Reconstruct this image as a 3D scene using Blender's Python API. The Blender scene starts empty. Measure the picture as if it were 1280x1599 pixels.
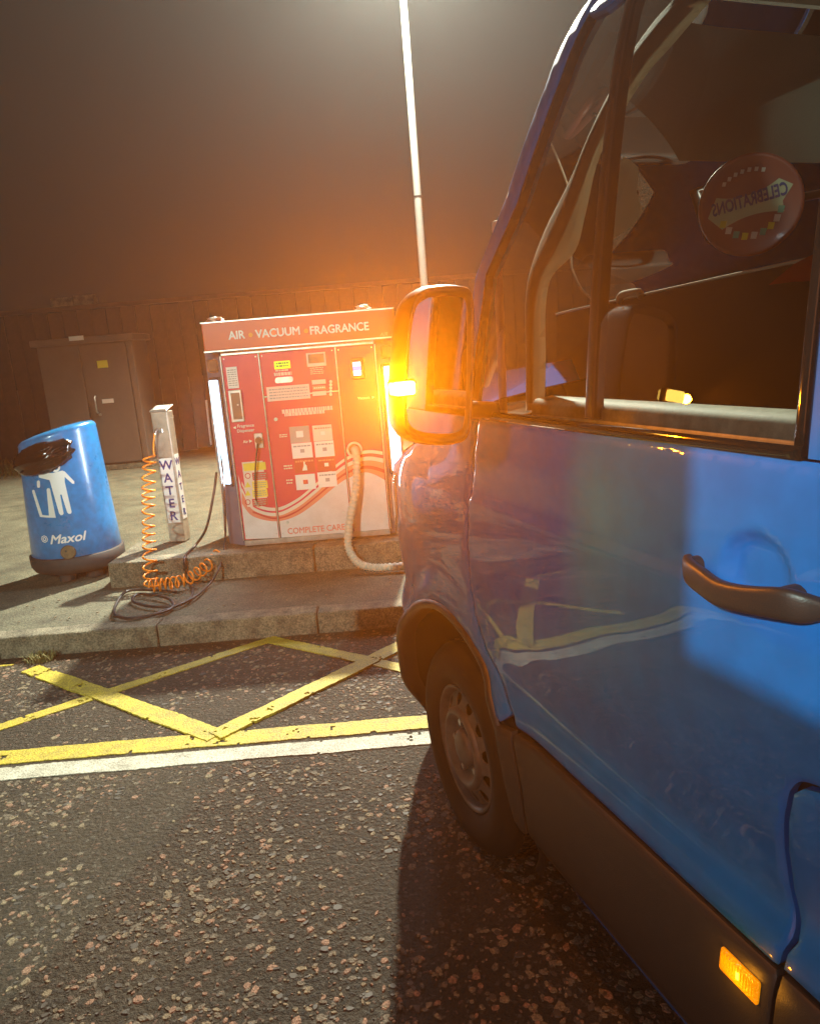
import bpy, bmesh, math, random
import numpy as np
from mathutils import Vector, Matrix, Euler, geometry
from mathutils import noise as mnoise
random.seed(7)
S = bpy.context.scene
COL = S.collection
pi = math.pi

# ------------------------------------------------------------------ camera
F = 1180.0; PIT = math.radians(12.07); ROL = math.radians(4.65); CAMH = 1.6
CP = Vector((0, 0, CAMH))
FW = Vector((0, math.cos(PIT), -math.sin(PIT)))
_r = Vector((1, 0, 0)); _u = Vector((0, math.sin(PIT), math.cos(PIT)))
RT = math.cos(ROL) * _r - math.sin(ROL) * _u
UP = math.cos(ROL) * _u + math.sin(ROL) * _r
cam = bpy.data.cameras.new('camera'); co = bpy.data.objects.new('camera', cam); COL.objects.link(co)
m = Matrix((RT, UP, -FW)).transposed().to_4x4(); m.translation = CP
co.matrix_world = m
cam.sensor_fit = 'HORIZONTAL'; cam.sensor_width = 36.0; cam.lens = 36.0 * F / 1280.0
cam.clip_start = 0.02; cam.clip_end = 500
S.camera = co

# ------------------------------------------------------------------ world / exposure
W = bpy.data.worlds.new('World'); S.world = W; W.use_nodes = True
nt = W.node_tree; nt.nodes.clear()
sky = nt.nodes.new('ShaderNodeTexSky'); sky.sky_type = 'NISHITA'; sky.sun_disc = False
sky.sun_elevation = math.radians(-4); sky.sun_rotation = math.radians(200)
bg = nt.nodes.new('ShaderNodeBackground'); bg.inputs['Strength'].default_value = 0.012
tint = nt.nodes.new('ShaderNodeMix'); tint.data_type = 'RGBA'; tint.inputs['Factor'].default_value = 0.85
tint.inputs['B'].default_value = (0.9, 0.62, 0.42, 1)
wo = nt.nodes.new('ShaderNodeOutputWorld')
nt.links.new(sky.outputs[0], tint.inputs['A']); nt.links.new(tint.outputs['Result'], bg.inputs[0]); nt.links.new(bg.outputs[0], wo.inputs[0])
vs = S.view_settings; vs.view_transform = 'Standard'; vs.look = 'None'; vs.exposure = 0.0; vs.gamma = 1.0
S.render.engine = 'CYCLES'
cy = S.cycles
cy.use_denoising = True
try: cy.denoiser = 'OPENIMAGEDENOISE'
except Exception: pass
cy.max_bounces = 6; cy.diffuse_bounces = 3; cy.glossy_bounces = 4; cy.transmission_bounces = 4
cy.transparent_max_bounces = 12; cy.volume_bounces = 0
cy.sample_clamp_indirect = 4.0; cy.caustics_reflective = False; cy.caustics_refractive = False

# ------------------------------------------------------------------ pixel -> place helpers
def ray(px, py): return FW + RT * ((px - 640) / F) - UP * ((py - 800) / F)
def AZ(px, py, z=0.0):
    d = ray(px, py); return CP + d * ((z - CAMH) / d.z)
def AY(px, py, y):
    d = ray(px, py); return CP + d * (y / d.y)
_d = ray(215, 594); YAW = math.atan2(-_d.x, _d.y)
UA = Vector((-math.sin(YAW), math.cos(YAW), 0)); WA = Vector((-math.cos(YAW), -math.sin(YAW), 0))
VD = 0.82                                    # distance from the camera to the side of the van
VORG = WA * (-VD)
def VW(s, w, z): return VORG + UA * s + WA * w + Vector((0, 0, z))      # van frame -> world
def toV(p):
    q = p - VORG; return Vector((q.dot(UA), q.dot(WA), p.z))

# ------------------------------------------------------------------ lamps
def lamp(kind, name, loc, power, color, size=0.05, parent=None, **kw):
    L = bpy.data.lights.new(name, kind); L.energy = power; L.color = color
    if kind == 'AREA':
        L.shape = 'RECTANGLE'; L.size = kw.get('sx', .5); L.size_y = kw.get('sy', .5)
        if 'spread' in kw: L.spread = kw['spread']
    else: L.shadow_soft_size = size
    if kind == 'SPOT': L.spot_size = kw['cone']; L.spot_blend = kw.get('blend', .3)
    o = bpy.data.objects.new(name, L); COL.objects.link(o); o.location = loc
    if 'to' in kw:
        o.rotation_euler = (Vector(kw['to']) - Vector(loc)).to_track_quat('-Z', 'Y').to_euler()
    return o
POLE = Vector((0.415, 10.05, 0))
lamp('SPOT', 'street_lamp_light', (0.38, 9.55, 6.55), 9300, (1.0, 1.0, 0.80), 0.10, cone=math.radians(150), blend=.35, to=(0.0, 3.5, 0))
# forecourt floodlight behind the photographer on the left; the wall's end is added to keep it off the front of the van
FLOOD = VW(-3.0, 5.0, 4.2)
lamp('SPOT', 'forecourt_floodlight_light', FLOOD, 1900, (0.72, 1.0, .86), 0.025, cone=math.radians(75), blend=.3, to=VW(0.6, 0, 1.4))
# added fill for the van side first, then canopy lights further back: weak even light on everything that faces the forecourt
lamp('AREA', 'van_fill_light', VW(-.35, 2.24, 2.3), 5.5, (.72, .92, 1.0), sx=.35, sy=.2, spread=math.radians(95), to=VW(.9, 0, .75))
for i, (x, y) in enumerate(((-3.4, -5.5), (2.2, -6.5))):
    lamp('AREA', 'canopy_light', (x, y, 4.35), 100 if i == 0 else 80, (1.0, 0.93, 0.80), sx=1.1, sy=.5, to=(x * .4 - .6, 4.5, 0.6))

lamp('SPOT', 'machine_fill_spot', (-1.9, -4.6, 4.2), 650, (1.0, .86, .74), .06, cone=math.radians(15), blend=.5, to=(-.72, 5.3, .95))  # spot added only to brighten the machine front

# ------------------------------------------------------------------ materials
MATS = {}
def mat(name, col=(.5, .5, .5), rough=.5, metal=0.0, emit=None, estr=0.0, nscale=0, namt=.15, bump=0.0, bscale=60, coat=0.0,
        spec=.5, n2=None, alpha=None, coatr=.03, trans=0, colr=None):
    if name in MATS: return MATS[name]
    M = bpy.data.materials.new(name); M.use_nodes = True; MATS[name] = M
    n = M.node_tree.nodes; l = M.node_tree.links; b = n['Principled BSDF']
    b.inputs['Base Color'].default_value = (*col, 1); b.inputs['Roughness'].default_value = rough
    b.inputs['Metallic'].default_value = metal; b.inputs['Coat Weight'].default_value = coat
    b.inputs['Coat Roughness'].default_value = coatr
    b.inputs['Specular IOR Level'].default_value = spec
    if trans: b.inputs['Transmission Weight'].default_value = trans
    if emit: b.inputs['Emission Color'].default_value = (*emit, 1); b.inputs['Emission Strength'].default_value = estr
    tc = n.new('ShaderNodeTexCoord')
    if nscale:
        t = n.new('ShaderNodeTexNoise'); t.inputs['Scale'].default_value = nscale; t.inputs['Detail'].default_value = 6
        t.inputs['Roughness'].default_value = .65
        l.new(tc.outputs['Object'], t.inputs['Vector'])
        r = n.new('ShaderNodeValToRGB'); r.color_ramp.elements[0].position = .33; r.color_ramp.elements[1].position = .68
        c2 = n2 or tuple(c * (1 - namt) for c in col)
        r.color_ramp.elements[0].color = (*c2, 1); r.color_ramp.elements[1].color = (*tuple(min(1, c * (1 + namt * .6)) for c in col), 1)
        l.new(t.outputs['Fac'], r.inputs['Fac']); l.new(r.outputs['Color'], b.inputs['Base Color'])
        rr = n.new('ShaderNodeMapRange'); rr.inputs['To Min'].default_value = max(0, rough - .08); rr.inputs['To Max'].default_value = min(1, rough + .12)
        l.new(t.outputs['Fac'], rr.inputs['Value']); l.new(rr.outputs[0], b.inputs['Roughness'])
    if bump:
        t2 = n.new('ShaderNodeTexNoise'); t2.inputs['Scale'].default_value = bscale; t2.inputs['Detail'].default_value = 5
        l.new(tc.outputs['Object'], t2.inputs['Vector'])
        bp = n.new('ShaderNodeBump'); bp.inputs['Strength'].default_value = bump; bp.inputs['Distance'].default_value = .01
        l.new(t2.outputs['Fac'], bp.inputs['Height']); l.new(bp.outputs[0], b.inputs['Normal'])
    return M

def asphalt():
    M = bpy.data.materials.new('asphalt'); M.use_nodes = True
    n = M.node_tree.nodes; l = M.node_tree.links; b = n['Principled BSDF']
    tc = n.new('ShaderNodeTexCoord')
    big = n.new('ShaderNodeTexNoise'); big.inputs['Scale'].default_value = 1.3; big.inputs['Detail'].default_value = 5
    vo = n.new('ShaderNodeTexVoronoi'); vo.inputs['Scale'].default_value = 62; vo.inputs['Randomness'].default_value = 1
    fine = n.new('ShaderNodeTexNoise'); fine.inputs['Scale'].default_value = 190; fine.inputs['Detail'].default_value = 4
    mid = n.new('ShaderNodeTexNoise'); mid.inputs['Scale'].default_value = 55; mid.inputs['Detail'].default_value = 6; mid.inputs['Roughness'].default_value = .7
    dist = n.new('ShaderNodeMix'); dist.data_type = 'RGBA'; dist.inputs['Factor'].default_value = .04
    l.new(tc.outputs['Object'], dist.inputs['A']); l.new(mid.outputs['Color'], dist.inputs['B'])
    for t in (big, fine, mid): l.new(tc.outputs['Object'], t.inputs['Vector'])
    l.new(dist.outputs['Result'], vo.inputs['Vector'])
    sep = n.new('ShaderNodeSeparateColor'); l.new(vo.outputs['Color'], sep.inputs[0])
    rc = n.new('ShaderNodeValToRGB')   # each stone its own colour
    e = rc.color_ramp.elements; e[0].position = 0; e[0].color = (.060, .052, .038, 1); e[1].position = 1; e[1].color = (.24, .17, .12, 1)
    for p, c in ((.45, (.065, .055, .045, 1)), (.62, (.13, .105, .08, 1)), (.78, (.20, .12, .085, 1)), (.9, (.16, .14, .11, 1))):
        q = e.new(p); q.color = c
    rc.color_ramp.interpolation = 'CONSTANT'
    l.new(sep.outputs[0], rc.inputs['Fac'])
    edge = n.new('ShaderNodeValToRGB'); edge.color_ramp.elements[0].position = .28; edge.color_ramp.elements[0].color = (1, 1, 1, 1)
    edge.color_ramp.elements[1].position = .48; edge.color_ramp.elements[1].color = (0, 0, 0, 1)
    dd = n.new('ShaderNodeMath'); dd.operation = 'MULTIPLY'; dd.inputs[1].default_value = 1.0
    l.new(vo.outputs['Distance'], dd.inputs[0]); l.new(dd.outputs[0], edge.inputs['Fac'])
    mx = n.new('ShaderNodeMix'); mx.data_type = 'RGBA'; mx.inputs['A'].default_value = (.080, .062, .040, 1)
    l.new(edge.outputs[0], mx.inputs['Factor']); l.new(rc.outputs[0], mx.inputs['B'])
    br = n.new('ShaderNodeMapRange'); br.inputs['From Min'].default_value = .3; br.inputs['From Max'].default_value = .7
    br.inputs['To Min'].default_value = .62; br.inputs['To Max'].default_value = 1.3
    l.new(big.outputs['Fac'], br.inputs['Value'])
    mu = n.new('ShaderNodeMix'); mu.data_type = 'RGBA'; mu.blend_type = 'MULTIPLY'; mu.inputs['Factor'].default_value = 1
    l.new(mx.outputs['Result'], mu.inputs['A']); l.new(br.outputs[0], mu.inputs['B']); l.new(mu.outputs['Result'], b.inputs['Base Color'])
    b.inputs['Roughness'].default_value = .78; b.inputs['Specular IOR Level'].default_value = .35
    ad = n.new('ShaderNodeMath'); ad.operation = 'ADD'
    l.new(mid.outputs['Fac'], ad.inputs[0])
    ml = n.new('ShaderNodeMath'); ml.operation = 'MULTIPLY'; ml.inputs[1].default_value = -.9; l.new(vo.outputs['Distance'], ml.inputs[0]); l.new(ml.outputs[0], ad.inputs[1])
    bp = n.new('ShaderNodeBump'); bp.inputs['Strength'].default_value = 1.0; bp.inputs['Distance'].default_value = .024
    l.new(ad.outputs[0], bp.inputs['Height']); l.new(bp.outputs[0], b.inputs['Normal'])
    return M
M_ASPH = asphalt()
M_PAVE = mat('pavement_concrete', (.115, .108, .070), .85, nscale=3.5, namt=.45, bump=1.0, bscale=70)
M_KERB = mat('kerb_concrete', (.20, .175, .12), .85, nscale=9, namt=.55, bump=1.0, bscale=90)
def speckle(M, lo, hi, sc=160):
    n = M.node_tree.nodes; l = M.node_tree.links; b = n['Principled BSDF']; src = b.inputs['Base Color'].links[0].from_socket
    tc = n.new('ShaderNodeTexCoord'); t = n.new('ShaderNodeTexNoise'); t.inputs['Scale'].default_value = sc; t.inputs['Detail'].default_value = 3; l.new(tc.outputs['Object'], t.inputs['Vector'])
    mr = n.new('ShaderNodeMapRange'); mr.inputs['From Min'].default_value = .35; mr.inputs['From Max'].default_value = .65; mr.inputs['To Min'].default_value = lo; mr.inputs['To Max'].default_value = hi
    l.new(t.outputs['Fac'], mr.inputs['Value']); x = n.new('ShaderNodeMix'); x.data_type = 'RGBA'; x.blend_type = 'MULTIPLY'; x.inputs['Factor'].default_value = 1
    l.new(src, x.inputs['A']); l.new(mr.outputs[0], x.inputs['B']); l.new(x.outputs['Result'], b.inputs['Base Color'])
speckle(M_PAVE, .55, 1.3, 90); speckle(M_KERB, .55, 1.25, 110)
M_YEL = mat('yellow_road_paint', (.62, .47, .035), .6, nscale=14, n2=(.40, .30, .04), namt=.15, bump=.6, bscale=120)
M_WHI = mat('white_road_paint', (.60, .57, .46), .6, nscale=12, n2=(.36, .33, .26), namt=.1, bump=.6, bscale=120)
speckle(M_YEL, .5, 1.15, 170); speckle(M_WHI, .55, 1.15, 170)
M_BLUE = mat('blue_car_paint', (.003, .142, .52), .5, coat=.8, coatr=.015, spec=.12, nscale=2.0, namt=.06)
speckle(M_BLUE, .90, 1.05, 14)
M_CLAD = mat('grey_plastic_cladding', (.030, .028, .027), .48, bump=.12, bscale=500)
M_BLK = mat('black_plastic', (.012, .012, .012), .35)
M_GBLK = mat('gloss_black_trim', (.01, .01, .01), .08, coat=.5)
M_RUB = mat('tyre_rubber', (.013, .012, .011), .82, nscale=20, namt=.3)
M_RIM = mat('silver_steel_wheel', (.15, .145, .135), .5, metal=.25, nscale=14, namt=.35)
M_DARK = mat('wheel_well_lining', (.012, .011, .010), .9)
M_TRIM = mat('cream_interior_trim', (.52, .47, .37), .75, nscale=6, namt=.05)
M_HEAD = mat('grey_headliner', (.20, .20, .17), .9, bump=.2, bscale=300)
M_DASH = mat('dark_dashboard', (.03, .028, .026), .6, bump=.2, bscale=300)
M_RED = mat('red_printed_panel', (.66, .020, .075), .32, coat=.3, nscale=4, namt=.08)
M_ORG = mat('orange_red_header', (.60, .07, .012), .35, coat=.3, nscale=4, namt=.08)
M_STEEL = mat('brushed_steel', (.62, .60, .56), .32, metal=.9, nscale=18, namt=.2)
M_SLATE = mat('slate_side_panel', (.10, .13, .19), .4, nscale=6, namt=.12)
M_WHT = mat('white_print', (.80, .76, .72), .5)
M_WHTD = mat('white_dirty_panel', (.74, .67, .66), .5, nscale=5, n2=(.62, .53, .50), namt=.05)
M_PINK = mat('salmon_print', (.72, .20, .14), .45)
M_CREAM = mat('cream_print', (.76, .60, .52), .5)
M_BIN = mat('blue_bin_plastic', (.004, .20, .50), .28, coat=.35, coatr=.15, nscale=5, namt=.12)
speckle(M_BIN, .82, 1.08, 22)
M_BINB = mat('dark_bin_base', (.035, .03, .028), .7, nscale=15, namt=.3)
M_BAG = mat('black_bag_plastic', (.004, .004, .004), .12, spec=.5, bump=.18, bscale=30)
M_FENCE = mat('brown_fence_board', (.042, .024, .015), .85, nscale=5, namt=.35, bump=.4, bscale=40)
M_CAB = mat('brown_grey_cabinet', (.12, .085, .068), .6, nscale=3, namt=.15, bump=.1, bscale=30)
M_POLE = mat('galvanised_pole', (.26, .255, .23), .7, metal=.0, nscale=8, namt=.1)
M_HOSEO = mat('orange_coil_hose', (.85, .22, .01), .35)
M_HOSEB = mat('black_rubber_hose', (.018, .016, .016), .5)
M_HOSEC = mat('cream_corrugated_hose', (.62, .52, .40), .5, nscale=12, namt=.15)
M_GLOW = mat('white_light_tube', (.8, .9, 1), .3, emit=(.50, .80, 1.0), estr=1.7)
M_LCD = mat('green_lcd', (.2, .5, .02), .3, emit=(.45, 1, .02), estr=.75)
M_AMBER = mat('amber_lens_lit', (.9, .3, .01), .2, emit=(1.0, .62, .10), estr=16)
M_AMBR2 = mat('amber_marker_lens', (.85, .28, .01), .15, emit=(1.0, .36, .0), estr=.55, coat=.6, bump=.6, bscale=220)
M_AMBR3 = mat('amber_marker_bulb', (.9, .4, .02), .2, emit=(1.0, .5, .03), estr=5)
M_SCR = mat('white_blue_screen', (.6, .7, 1), .2, emit=(.75, .85, 1), estr=1.4)
M_SCRB = mat('blue_screen_band', (.1, .15, .6), .2, emit=(.15, .15, .9), estr=1.0)
M_YELP = mat('yellow_print', (.80, .60, .05), .5)
M_NAVY = mat('navy_print', (.03, .04, .20), .5)
M_REDP = mat('red_print', (.55, .03, .03), .5)
M_GREYP = mat('grey_print', (.38, .33, .31), .5)
M_LID = mat('red_tub_lid', (.28, .075, .06), .35, coat=.3)
M_SEAT = mat('red_jacket_fabric', (.35, .02, .015), .8)
M_LEAF = mat('dry_weed', (.20, .17, .06), .8)
M_GRASS = mat('yellow_green_grass', (.13, .12, .025), .8)
M_CHIP = [mat('pink_chip', (.27, .155, .10), .8, nscale=150, namt=.65, bump=.6, bscale=200), mat('buff_chip', (.22, .17, .105), .8, nscale=150, namt=.6, bump=.6, bscale=200), mat('grey_chip', (.15, .12, .085), .8, nscale=150, namt=.6, bump=.6, bscale=200), mat('dark_chip', (.06, .05, .04), .7)]

def glass_mat(name, tint=(.80, .82, .80), base=.04):
    M = bpy.data.materials.new(name); M.use_nodes = True
    n = M.node_tree.nodes; l = M.node_tree.links; n.remove(n['Principled BSDF'])
    t = n.new('ShaderNodeBsdfTransparent'); t.inputs[0].default_value = (*tint, 1)
    g = n.new('ShaderNodeBsdfGlossy'); g.inputs['Roughness'].default_value = .0; g.inputs[0].default_value = (.95, .95, .95, 1)
    f = n.new('ShaderNodeFresnel'); f.inputs[0].default_value = 1.65
    m_ = n.new('ShaderNodeMixShader'); l.new(f.outputs[0], m_.inputs[0]); l.new(t.outputs[0], m_.inputs[1]); l.new(g.outputs[0], m_.inputs[2])
    l.new(m_.outputs[0], n['Material Output'].inputs['Surface'])
    MATS[name] = M; return M
M_GLASS = glass_mat('window_glass', (.66, .68, .66))
M_MIRROR = mat('mirror_glass', (.38, .38, .38), .02, metal=1.0)

# ------------------------------------------------------------------ object helpers
def thing(name, label, cat, loc=(0, 0, 0), group=None, rot=(0, 0, 0)):
    o = bpy.data.objects.new(name, None); COL.objects.link(o); o.location = loc; o.rotation_euler = rot
    o.empty_display_size = .1
    o['label'] = label; o['category'] = cat
    if group: o['group'] = group
    return o
def attach(o, parent):
    o.parent = parent
    return o
def root_of(o):
    while o.parent: o = o.parent
    return o
def obj(name, me, m=None, parent=None, local=False, smooth=False):
    """me in world coordinates (or in the parent's own frame when local)."""
    o = bpy.data.objects.new(name, me); COL.objects.link(o)
    if m is not None:
        if isinstance(m, (list, tuple)):
            for k in m: me.materials.append(k)
        else: me.materials.append(m)
    if smooth:
        me.shade_smooth()
    if parent is not None:
        o.parent = parent
        if not local:
            r = parent
            off = Vector((0, 0, 0))
            while r: off += Vector(r.location); r = r.parent
            o.location = -off
    return o
def tag(o, label=None, cat=None, group=None, kind=None):
    for k, v in (('label', label), ('category', cat), ('group', group), ('kind', kind)):
        if v: o[k] = v
    return o
def bm_mesh(bm, name='m'):
    me = bpy.data.meshes.new(name); bmesh.ops.recalc_face_normals(bm, faces=bm.faces); bm.to_mesh(me); bm.free(); return me
def add_box(bm, c, d, rot=None, bev=0.0, seg=1):
    r = bmesh.ops.create_cube(bm, size=1)
    vs_ = r['verts']
    bmesh.ops.scale(bm, vec=d, verts=vs_)
    if bev:
        es = list({e for v in vs_ for e in v.link_edges})
        rr = bmesh.ops.bevel(bm, geom=es, offset=bev, segments=seg, affect='EDGES', profile=.5)
        vs_ = list({v for f in rr['faces'] for v in f.verts} | {v for v in vs_ if v.is_valid})
    if rot is not None: bmesh.ops.rotate(bm, cent=(0, 0, 0), matrix=rot, verts=vs_)
    bmesh.ops.translate(bm, vec=c, verts=vs_)
    return vs_
def box(name, c, d, m, parent=None, rot=None, bev=0.0, seg=1, local=False):
    bm = bmesh.new(); add_box(bm, c, d, rot, bev, seg); return obj(name, bm_mesh(bm), m, parent, local)
def tube_me(pts, rad, seg=10, cap=True, bm=None):
    own = bm is None
    if own: bm = bmesh.new()
    n = len(pts); pts = [Vector(p) for p in pts]
    rings = []; prevN = None
    for i, p in enumerate(pts):
        t = (pts[min(i + 1, n - 1)] - pts[max(i - 1, 0)]).normalized()
        if prevN is None:
            a = Vector((0, 0, 1)) if abs(t.z) < .9 else Vector((1, 0, 0)); N = t.cross(a).normalized()
        else:
            N = (prevN - t * prevN.dot(t)).normalized()
        prevN = N; B = t.cross(N)
        r = rad(i / (n - 1)) if callable(rad) else rad
        rings.append([bm.verts.new(p + (N * math.cos(2 * pi * k / seg) + B * math.sin(2 * pi * k / seg)) * r) for k in range(seg)])
    for a, b in zip(rings, rings[1:]):
        for k in range(seg):
            f = bm.faces.new((a[k], a[(k + 1) % seg], b[(k + 1) % seg], b[k])); f.smooth = True
    if cap:
        for f in (bm.faces.new(rings[0][::-1]), bm.faces.new(rings[-1])):
            for e in f.edges: e.smooth = False
    return bm_mesh(bm) if own else None
def spline(pts, n=12):
    pts = [Vector(p) for p in pts]; P = [pts[0] * 2 - pts[1]] + pts + [pts[-1] * 2 - pts[-2]]; out = []
    for i in range(1, len(P) - 2):
        for k in range(n):
            t = k / n; a, b, c, d = P[i - 1], P[i], P[i + 1], P[i + 2]
            out.append(.5 * ((2 * b) + (c - a) * t + (2 * a - 5 * b + 4 * c - d) * t * t + (3 * b - a - 3 * c + d) * t ** 3))
    out.append(pts[-1]); return out
def lathe_me(prof, seg=48, center=(0, 0, 0), fn=None):
    bm = bmesh.new(); rings = []
    for r, z in prof:
        rings.append([bm.verts.new((center[0] + r * math.cos(2 * pi * k / seg), center[1] + r * math.sin(2 * pi * k / seg), center[2] + z)) for k in range(seg)])
    for a, b in zip(rings, rings[1:]):
        for k in range(seg):
            f = bm.faces.new((a[k], a[(k + 1) % seg], b[(k + 1) % seg], b[k])); f.smooth = True
    for f in (bm.faces.new(rings[0][::-1]), bm.faces.new(rings[-1])):
        for e in f.edges: e.smooth = False
    if fn:
        for v in bm.verts: v.co = fn(v.co)
    return bm_mesh(bm)

def inside(p, poly):
    x, y = p; c = False; n = len(poly)
    for i in range(n):
        x1, y1 = poly[i]; x2, y2 = poly[(i + 1) % n]
        if (y1 > y) != (y2 > y) and x < (x2 - x1) * (y - y1) / (y2 - y1) + x1: c = not c
    return c
def dist_poly(p, poly):
    best = 9; n = len(poly)
    for i in range(n):
        a = Vector(poly[i]); b = Vector(poly[(i + 1) % n]); ab = b - a; L = ab.length_squared
        t = 0 if L == 0 else max(0, min(1, (Vector(p) - a).dot(ab) / L)); best = min(best, (a + ab * t - Vector(p)).length)
    return best
def densify(poly, step, closed=True):
    out = []; n = len(poly)
    for i in range(n if closed else n - 1):
        a = Vector(poly[i]); b = Vector(poly[(i + 1) % n]); k = max(1, int(math.ceil((b - a).length / step)))
        out += [tuple(a.lerp(b, j / k)) for j in range(k)]
    if not closed: out.append(tuple(poly[-1]))
    return out
def rounded(poly, r, n=4):
    out = []; N = len(poly)
    for i in range(N):
        p = Vector(poly[i]); a = Vector(poly[i - 1]); b = Vector(poly[(i + 1) % N])
        ra = min(r, (a - p).length * .45, (b - p).length * .45)
        A = p + (a - p).normalized() * ra; B = p + (b - p).normalized() * ra
        for k in range(n + 1):
            t = k / n; out.append(tuple(A * (1 - t) ** 2 + p * 2 * t * (1 - t) + B * t * t))
    return out
def patch(outline, fn, step=.05, thick=.02, bev=.0, stepi=None):
    if max(abs(c) for p in outline for c in p) > 40: raise ValueError('bad outline %s' % outline)
    """Mesh of a flat outline (a, b) carried onto the surface fn(a, b, offset); edges fold back by thick."""
    edge = densify(outline, step); n = len(edge); si = stepi or step
    xs = [p[0] for p in edge]; ys = [p[1] for p in edge]
    pts = [Vector(p) for p in edge]
    nx = int((max(xs) - min(xs)) / si) + 1; ny = int((max(ys) - min(ys)) / si) + 1
    for i in range(nx + 1):
        for j in range(ny + 1):
            p = (min(xs) + i * si + .001, min(ys) + j * si + .0013)
            if inside(p, edge) and dist_poly(p, edge) > si * .45: pts.append(Vector(p))
    if bev:
        N0 = n
        for i in range(n):
            a = Vector(edge[i - 1]); p = Vector(edge[i]); b = Vector(edge[(i + 1) % n]); t = (b - a).normalized()
            for sg in (1, -1):
                q = p + Vector((-t.y, t.x)) * bev * 1.6 * sg
                if inside(q, edge) and dist_poly(q, edge) > bev * 1.2: pts.append(q); break
    eds = [(i, (i + 1) % n) for i in range(n)]
    r = geometry.delaunay_2d_cdt(pts, eds, [], 1, 1e-6)
    V, Fc, orig = r[0], r[2], r[3]
    bm = bmesh.new(); bv = []; onedge = {}
    for i, v in enumerate(V):
        o_ = [k for k in orig[i] if k < n]
        e = bool(o_)
        bv.append(bm.verts.new(fn(v.x, v.y, -bev if e else 0.0)))
        if e: onedge[o_[0]] = (i, v)
    for f in Fc:
        try:
            ff = bm.faces.new([bv[k] for k in f]); ff.smooth = True
        except ValueError: pass
    bmesh.ops.recalc_face_normals(bm, faces=bm.faces)
    # make the front face outward
    c = sum((f.calc_area() for f in bm.faces)); s_ = 0
    for f in list(bm.faces)[:400]:
        cc = f.calc_center_median()
        k = f.verts[0].index
        break
    bm.normal_update(); bm.verts.index_update()
    v0 = V[Fc[0][0]]; nrm = fn(v0.x, v0.y, .01) - fn(v0.x, v0.y, 0)
    f0 = next(iter(bm.faces))
    ff0 = [k for k in Fc[0]]; f0 = bm.faces.get([bv[k] for k in ff0])
    if f0 and f0.normal.dot(nrm) < 0: bmesh.ops.reverse_faces(bm, faces=bm.faces)
    if thick:
        ring = [onedge[k] for k in sorted(onedge)]
        a = [bm.verts.new(bv[i].co) for i, v in ring]; b = [bm.verts.new(fn(v.x, v.y, -thick)) for i, v in ring]
        N = len(ring)
        area = sum(ring[k][1].x * ring[(k + 1) % N][1].y - ring[(k + 1) % N][1].x * ring[k][1].y for k in range(N))
        for k in range(N):
            q = (a[k], a[(k + 1) % N], b[(k + 1) % N], b[k])
            f = bm.faces.new(q if area < 0 else q[::-1])
    me = bpy.data.meshes.new('patch'); bm.to_mesh(me); bm.free(); return me

# flat frame helper: fn on a vertical plane facing -Y at given y
def plane_y(y0):
    return lambda a, b, o: Vector((a, y0 - o, b))
def text_me(body, size, fn=None, ext=.001, bold=0.0, align='CENTER', shear=0.0, space=1.0, mirror=False, sx=1.0, res=3, origin=(0, 0)):
    cu = bpy.data.curves.new('text', 'FONT'); cu.body = body; cu.size = size; cu.align_x = align; cu.align_y = 'CENTER'
    cu.extrude = .5; cu.shear = shear; cu.space_character = space; cu.resolution_u = res
    t = bpy.data.objects.new('text', cu); COL.objects.link(t)
    dg = bpy.context.evaluated_depsgraph_get(); dg.update()
    me = bpy.data.meshes.new_from_object(t.evaluated_get(dg))
    bpy.data.objects.remove(t); bpy.data.curves.remove(cu)
    bm = bmesh.new(); base = [tuple(v.co) for v in me.vertices]; faces = [tuple(p.vertices) for p in me.polygons]
    bpy.data.meshes.remove(me)
    shifts = [(0, 0)] if bold <= 0 else [(-bold, 0), (bold, 0), (0, bold), (0, -bold)]
    for k, (dx, dy) in enumerate(shifts):
        V = []
        for x, y, z in base:
            x = (x + dx) * sx; y += dy
            if mirror: x = -x
            V.append(bm.verts.new(fn(x + origin[0], y + origin[1], (ext * (1 + .12 * k)) if z > 0 else 0.0)))
        for f in faces:
            try: bm.faces.new([V[i] for i in f])
            except ValueError: pass
    return bm_mesh(bm)

# =================================================================== THE GROUND
def sheet(name, x0, x1, y0, y1, z, m, nx=1, ny=1, kind='structure', parent=None, thick=0):
    bm = bmesh.new()
    V = [[bm.verts.new((x0 + (x1 - x0) * i / nx, y0 + (y1 - y0) * j / ny, z)) for j in range(ny + 1)] for i in range(nx + 1)]
    for i in range(nx):
        for j in range(ny): bm.faces.new((V[i][j], V[i + 1][j], V[i + 1][j + 1], V[i][j + 1]))
    o = obj(name, bm_mesh(bm), m, parent)
    if kind: o['kind'] = kind
    return o
ground = sheet('ground', -150, 150, -150, 150, -0.03, mat('far_ground', (.07, .065, .055), .9))
KY = 4.25
road = sheet('road', -14, 14, -14, KY + .02, 0.0, M_ASPH)
KH = .13
# pavement body: from the kerb back to the fence
pav = box('pavement', (0, (KY + .14 + 16) / 2, KH / 2 - .02), (28, 16 - KY - .14, KH + .02), M_PAVE); pav['kind'] = 'structure'
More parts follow.
